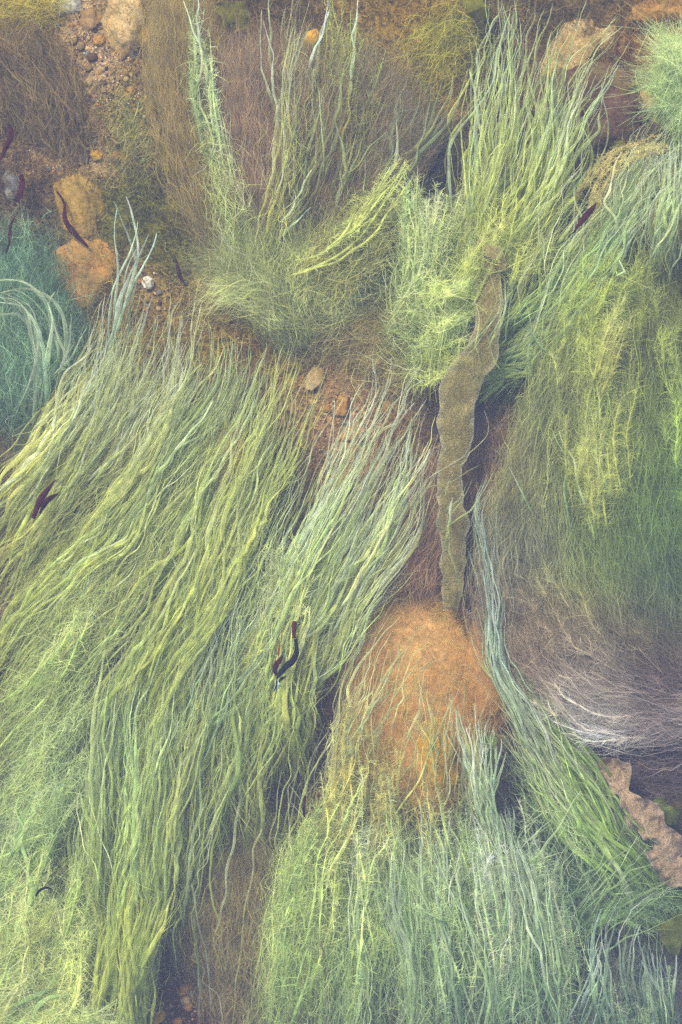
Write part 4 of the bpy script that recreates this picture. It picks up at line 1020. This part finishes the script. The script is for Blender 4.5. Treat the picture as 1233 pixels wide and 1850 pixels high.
make_tuft("green strands lying sideways behind the right of the strap", [[(840, 720), (890, 680), (950, 660), (1010, 620)], [(870, 680), (930, 640), (980, 600), (1040, 570)], [(890, 620), (930, 570), (990, 520), (1050, 470)]], 70, GR + YB[:1] + GB, YG, w=(2.0, 4.7), jit=8, wig=3, start=0.3, end=0.4, z=(0.03, 0.07, 0.14), fill=1200, fillpal=GR + YG)
make_tuft("beige fuzzy cord above the purple strip", [[(1015, 440), (1040, 390), (1065, 340), (1110, 285), (1170, 265), (1233, 260)]], 7, BEI, BEI, K=260, bl=0.006, kind="fuzz", jit=5, wig=3, start=0.15, end=0.2, z=(0.1, 0.15, 0.18), spread=(50, 110))
make_tuft("pale strands at the right edge below the frothy corner weed", [[(1150, 520), (1190, 420), (1215, 330), (1235, 240)], [(1200, 520), (1205, 430), (1225, 340), (1250, 260)], [(1120, 480), (1130, 400), (1135, 330), (1170, 230)]], 34, GB + PALE + YG, PALE + BLUE, w=(1.6, 3.9), jit=9, wig=4, start=0.3, end=0.3, z=(0.06, 0.12, 0.2), fill=700, fillpal=YG + BEI)
make_tuft("fuzzy yellow locks on the green mane", [[(1120, 760), (1115, 700), (1105, 620), (1100, 560)], [(1130, 900), (1110, 830), (1095, 740), (1085, 680)], [(1180, 1000), (1165, 880), (1160, 760), (1165, 640)], [(1020, 950), (1010, 850), (1000, 780), (990, 700)], [(1100, 1010), (1090, 930), (1080, 850), (1070, 790)]], 46, [(154, 156, 106), (146, 150, 100), (138, 146, 94)], [(166, 168, 120)], K=170, bl=0.014, bw=0.00035, kind="fuzz", wig=2, jit=12, start=0.3, end=0.3, z=(0.1, 0.16, 0.2), spread=(15, 45))
make_tuft("soft feathery plumes lying along the green mane", [[(890, 1080), (905, 980), (950, 820), (1000, 680), (1040, 560)], [(980, 1060), (980, 900), (1005, 740), (1040, 580), (1080, 430)], [(1090, 1140), (1060, 980), (1070, 800), (1085, 600), (1120, 400)],
          [(1170, 1150), (1140, 980), (1140, 800), (1140, 620), (1150, 420)], [(1225, 1130), (1205, 980), (1200, 800), (1200, 620), (1200, 440)], [(1280, 1120), (1270, 980), (1265, 820), (1270, 650), (1270, 470)]], 170, OLV, OLV, K=120, bl=0.023, bw=0.00045, kind="fuzz", wig=4, jit=12, start=0.8, end=0.6, z=(0.06, 0.12, 0.18), spread=(12, 42), bcurl=0.4, lighten=1.25, cshade=G_SH)
make_tuft("soft feathery plumes swept along the brown and grey fringe", [[(1260, 1306), (1120, 1312), (1020, 1285), (930, 1200), (890, 1080)], [(1260, 1290), (1090, 1265), (985, 1185), (920, 1050)], [(1260, 1250), (1070, 1170), (985, 1040)], [(1270, 1200), (1140, 1140), (1060, 1040), (1020, 940)], [(1270, 1160), (1200, 1130), (1140, 1060), (1110, 950)]], 120, GRY, GRY, K=110, bl=0.024, bw=0.00045, kind="fuzz", wig=3, jit=12, start=0.8, end=0.6, z=(0.06, 0.11, 0.17), spread=(8, 30), bcurl=0.35, cshade=G_SH)
make_tuft("blue tipped single strands on the green mane", [[(1085, 940), (1080, 880), (1072, 830), (1075, 795)], [(1035, 1000), (1030, 900), (1035, 850), (1020, 800)], [(1130, 480), (1125, 500), (1122, 470)], [(940, 960), (935, 920), (930, 880), (928, 860)], [(1000, 690), (970, 650), (950, 600), (935, 560)]], 9, GB, PALE, us=[0, .02, 1, 1.03, 2, 3, 3.03, 4, 4.02], w=(1.6, 2.6), jit=3, wig=2, start=0.05, end=0.05, z=(0.17, 0.18, 0.2), alpha=0.4, drift=3)
make_tuft("long blue grey strands along the right of the strap", [[(1120, 1560), (1050, 1420), (980, 1310), (910, 1200), (875, 1060), (860, 960), (845, 900), (885, 812)], [(1010, 1560), (960, 1440), (930, 1320), (900, 1200), (872, 1060), (860, 970), (866, 860)], [(960, 1620), (920, 1480), (900, 1350), (870, 1240), (840, 1170), (822, 1100)]], 13,
          GRY[1:] + PALE[3:] + GB, [(150, 164, 164), (140, 156, 158)], w=(2.0, 4.7), jit=8, wig=2.2, start=0.25, end=0.35, z=(0.08, 0.14, 0.22), alpha=0.5)
make_tuft("bright green strands sweeping to the lower right", [[(1260, 1640), (1150, 1520), (1070, 1410), (990, 1310), (910, 1190), (880, 1090)], [(1220, 1670), (1110, 1540), (1030, 1430), (960, 1330), (900, 1220)], [(1150, 1680), (1050, 1540), (985, 1440), (930, 1340), (890, 1260)]], 100, [(136, 158, 98), (126, 148, 96), (146, 164, 108), (118, 138, 96)], PALE + GRY, w=(2.0, 4.7), jit=8, wig=2.4, start=0.35, end=0.45, z=(0.03, 0.08, 0.17), fill=1400, fillpal=GR)
make_tuft("pale strands bunched below the right of the boulder", [[(900, 1560), (870, 1420), (840, 1340), (815, 1260)], [(930, 1600), (900, 1450), (870, 1350), (850, 1270)], [(880, 1520), (860, 1420), (875, 1340), (885, 1280)], [(860, 1560), (820, 1440), (815, 1350), (825, 1250)]], 22, PALE + GB, BLUE, w=(1.7, 4.1), jit=6, wig=3, start=0.3, end=0.4, z=(0.08, 0.14, 0.2))
FL = dict(kind="fuzz", wig=2.6, jit=9, start=0.6, end=0.6, along=34, spread=(20, 70))
YT = [(184, 174, 112), (176, 166, 108), (170, 164, 112), (190, 184, 122)]
make_tuft("yellow fuzzy strands draped over the boulder", [[(560, 1600), (580, 1480), (600, 1380), (630, 1270)], [(640, 1600), (650, 1480), (670, 1370), (695, 1250)], [(720, 1600), (720, 1480), (715, 1380), (712, 1230)], [(800, 1600), (790, 1490), (775, 1390), (765, 1270)]], 70, YT + BEI, YT + BEI, K=80, bl=0.009, bw=0.0005, fill=700, fillpal=YT + BEI + ORG, fillw=0.0004, z=(0.08, 0.11, 0.18), fillcap=0.5, **{**FL, 'end': 0.75})
make_tuft("fuzzy green strands fanning down the left of the bottom edge", [[(465, 1910), (488, 1740), (522, 1580), (565, 1460), (590, 1370)], [(500, 1910), (530, 1730), (560, 1560), (605, 1470), (630, 1390)], [(570, 1910), (590, 1720), (610, 1560), (640, 1480), (660, 1400)]], 100, FZG + YG + GR, FZG + FZY, K=85, bl=0.011, fill=1700, fillpal=GR + FZG + YG, **FL)
make_tuft("fuzzy green strands fanning down the middle of the bottom edge", [[(590, 1910), (610, 1720), (630, 1560), (655, 1490), (680, 1400)], [(670, 1910), (680, 1720), (680, 1560), (690, 1500), (700, 1410)], [(760, 1910), (750, 1720), (735, 1560), (728, 1500), (722, 1410)]], 100, FZG + GB + YG, FZG + PALE, K=85, bl=0.011, fill=2400, fillpal=GB + FZG, **FL)
make_tuft("fuzzy blue green strands fanning down right of the bottom centre", [[(760, 1910), (760, 1730), (745, 1570), (745, 1500), (742, 1420)], [(850, 1910), (835, 1740), (810, 1580), (785, 1490), (775, 1410)], [(920, 1910), (900, 1740), (870, 1590), (838, 1490), (815, 1400)]], 90, FZG + GB + PALE[:1], PALE + FZG, K=80, bl=0.011, fill=2000, fillpal=GB + TEAL + FZG, **FL)
make_tuft("pale feathery strands at the bottom edge in the right half", [[(900, 1910), (900, 1740), (880, 1600), (850, 1480)], [(980, 1910), (970, 1740), (945, 1600), (910, 1470), (880, 1380)], [(1050, 1910), (1035, 1740), (1010, 1600), (980, 1480), (950, 1400)]], 80, FZG + PALE + GB, PALE + BLUE, K=80, bl=0.011, fill=1500, fillpal=GB + TEAL, **FL)
make_tuft("smooth pale strands threading the fuzzy fan at the bottom", [[(620, 1910), (640, 1760), (640, 1600), (645, 1480)], [(720, 1910), (715, 1750), (700, 1640), (705, 1540), (690, 1400)], [(800, 1910), (805, 1760), (795, 1600), (775, 1450)], [(880, 1910), (880, 1720), (860, 1600), (830, 1450)], [(960, 1910), (935, 1700), (910, 1560), (880, 1430)], [(1020, 1910), (1000, 1720), (960, 1560), (930, 1430)]], 60, GR + PALE + GB, BLUE + PALE, w=(1.7, 4.1), jit=14, wig=2.4, start=0.5, end=0.4, z=(0.08, 0.14, 0.21))
make_tuft("dim green fuzz under the bright strands in the lower right", [[(1000, 1680), (1060, 1650), (1130, 1640), (1220, 1640)], [(1000, 1620), (1080, 1600), (1160, 1610), (1260, 1650)], [(960, 1560), (1040, 1560), (1100, 1580), (1180, 1620)]], 50, [(106, 126, 100), (96, 116, 100), (116, 136, 106)], [(120, 140, 112)], K=80, bl=0.012, kind="fuzz", wig=4, jit=16, start=0.5, end=0.5, z=(0.02, 0.04, 0.09), fill=1700, fillpal=[(100, 120, 100), (92, 108, 104), (112, 130, 104)])
make_tuft("upright blue grey strands in the bottom right corner", [[(1060, 1910), (1070, 1780), (1075, 1700), (1100, 1640)], [(1120, 1910), (1130, 1790), (1140, 1720), (1165, 1650)], [(1175, 1910), (1165, 1800), (1160, 1740), (1150, 1680)], [(1240, 1910), (1225, 1800), (1215, 1740), (1210, 1690)]], 17, GB + TEAL, BLUE, w=(2.2, 4.4), jit=10, wig=2.6, start=0.3, end=0.45, z=(0.06, 0.12, 0.2), fill=900, fillpal=TEAL + PUR)
make_tuft("feathery grey green sprays in the bottom right corner", [[(1080, 1910), (1090, 1830), (1100, 1760)], [(1150, 1910), (1150, 1830), (1140, 1770)], [(1215, 1910), (1215, 1820), (1200, 1740)]], 30, GB + TEAL, PALE, K=60, bl=0.010, kind="fuzz", wig=2, jit=14, start=0.3, end=0.5, z=(0.04, 0.08, 0.14), fill=800, fillpal=TEAL + PUR)

LS = dict(w=(1.3, 3.0), wig=3.6, jit=14, lock=2, lockdrift=30, drift=20, z=(0.08, 0.13, 0.19), alpha=0.2, start=0.5, end=0.5)
make_tuft("thin loose strands hanging across the grey gap left of the bottom fan", [[(330, 1800), (340, 1650), (380, 1480), (420, 1330), (450, 1200)], [(420, 1900), (440, 1720), (470, 1540), (500, 1380), (530, 1260)], [(520, 1640), (540, 1500), (560, 1390), (590, 1280)]], 12, GR + YG + OLV, PALE, **LS)
make_tuft("thin pale strands trailing over the left flank of the orange boulder", [[(520, 1520), (560, 1400), (600, 1280), (650, 1170), (690, 1100)], [(580, 1500), (610, 1380), (650, 1270), (700, 1170), (760, 1090)], [(660, 1440), (690, 1330), (720, 1230), (770, 1110)]], 18, BEI + YG + PALE, PALE + BEI, **LS)
make_tuft("thin yellow green strands trailing down the right flank of the orange boulder", [[(720, 1520), (730, 1400), (750, 1290), (770, 1160)], [(790, 1540), (790, 1420), (800, 1300), (810, 1180)], [(850, 1560), (845, 1430), (850, 1320), (840, 1200)]], 16, BEI + YG, PALE, **LS)
make_tuft("a few long pale strands reaching over the bare brown patch", [[(470, 1000), (530, 880), (590, 770), (630, 690), (655, 630)], [(560, 1000), (620, 880), (670, 790), (710, 700), (735, 620)], [(640, 960), (700, 840), (740, 740), (780, 650), (850, 570)]], 9, BEI + GRY[:1] + PALE, BLUE, **LS)
make_tuft("loose green and tan strands wandering over the left of the meadow", [[(-20, 880), (70, 800), (150, 730), (240, 650)], [(0, 1180), (120, 1040), (230, 900), (330, 760)], [(60, 1350), (180, 1180), (280, 1020), (370, 860)]], 40, BEI + OLV + GR, PALE + BEI, **LS)
make_tuft("loose wavy strands wandering over the middle of the meadow", [[(260, 1500), (320, 1330), (390, 1150), (450, 980)], [(340, 1460), (400, 1290), (470, 1120), (520, 960)], [(420, 1420), (470, 1280), (530, 1130), (590, 990)]], 40, GR + YG + TEAL, PALE + BLUE, **LS)
make_tuft("loose strands between the yellow green tuft and the green mane", [[(930, 640), (960, 520), (1000, 400), (1040, 300)], [(1000, 600), (1040, 480), (1080, 380), (1130, 290)], [(840, 640), (870, 520), (910, 420), (960, 320)]], 22, GR + YG + BEI, PALE, **LS)
make_tuft("a few thin strands crossing over the broad olive brown strap", [[(760, 760), (800, 690), (850, 630), (900, 600)], [(900, 700), (880, 620), (890, 540), (880, 470)], [(770, 1000), (800, 930), (840, 880), (850, 820)], [(850, 1100), (835, 1010), (830, 930), (850, 850)]], 12, BEI + GR, PALE, **{**LS, 'z': (0.12, 0.2, 0.22), 'w': (1.0, 2.2)})
make_tuft("loose dim strands over the brown plume at the top centre", [[(450, 500), (440, 380), (420, 250), (400, 100)], [(500, 500), (520, 380), (550, 250), (570, 90)], [(540, 500), (600, 390), (650, 280), (690, 150)]], 20, OLV + GR + BRN, PALE + GR, **LS)
make_tuft("loose green strands over the dim fuzz in the lower right", [[(900, 1640), (960, 1540), (1010, 1460), (1060, 1400)], [(1000, 1720), (1060, 1620), (1120, 1550), (1170, 1500)], [(1080, 1780), (1120, 1690), (1170, 1620), (1233, 1570)]], 20, GR + GB, PALE, **LS)

# ------------------------------------------------------------------ cloudy water
bpy_m, hn, hl = new_mat("cloudy_water")
ho = hn.new("ShaderNodeOutputMaterial")
pv = hn.new("ShaderNodeVolumePrincipled")
pv.inputs["Color"].default_value = (0.56, 0.66, 1.0, 1)
pv.inputs["Density"].default_value = 0.035
pv.inputs["Anisotropy"].default_value = 0.0
hl.new(pv.outputs[0], ho.inputs["Volume"])
x0, y0, z0, z1 = -9.5, -10.5, -1.1, H + 0.25
hv = [(x, y, z) for z in (z0, z1) for y in (y0, -y0) for x in (x0, -x0)]
hq = [(0, 2, 3, 1), (4, 5, 7, 6), (0, 1, 5, 4), (2, 6, 7, 3), (0, 4, 6, 2), (1, 3, 7, 5)]
hz = mesh_object("haze", hv, np.array(hq), None, bpy_m, smooth_shade=False)
tag(hz, "pale blue cloudiness in the water over the whole bed", "haze", kind="stuff")
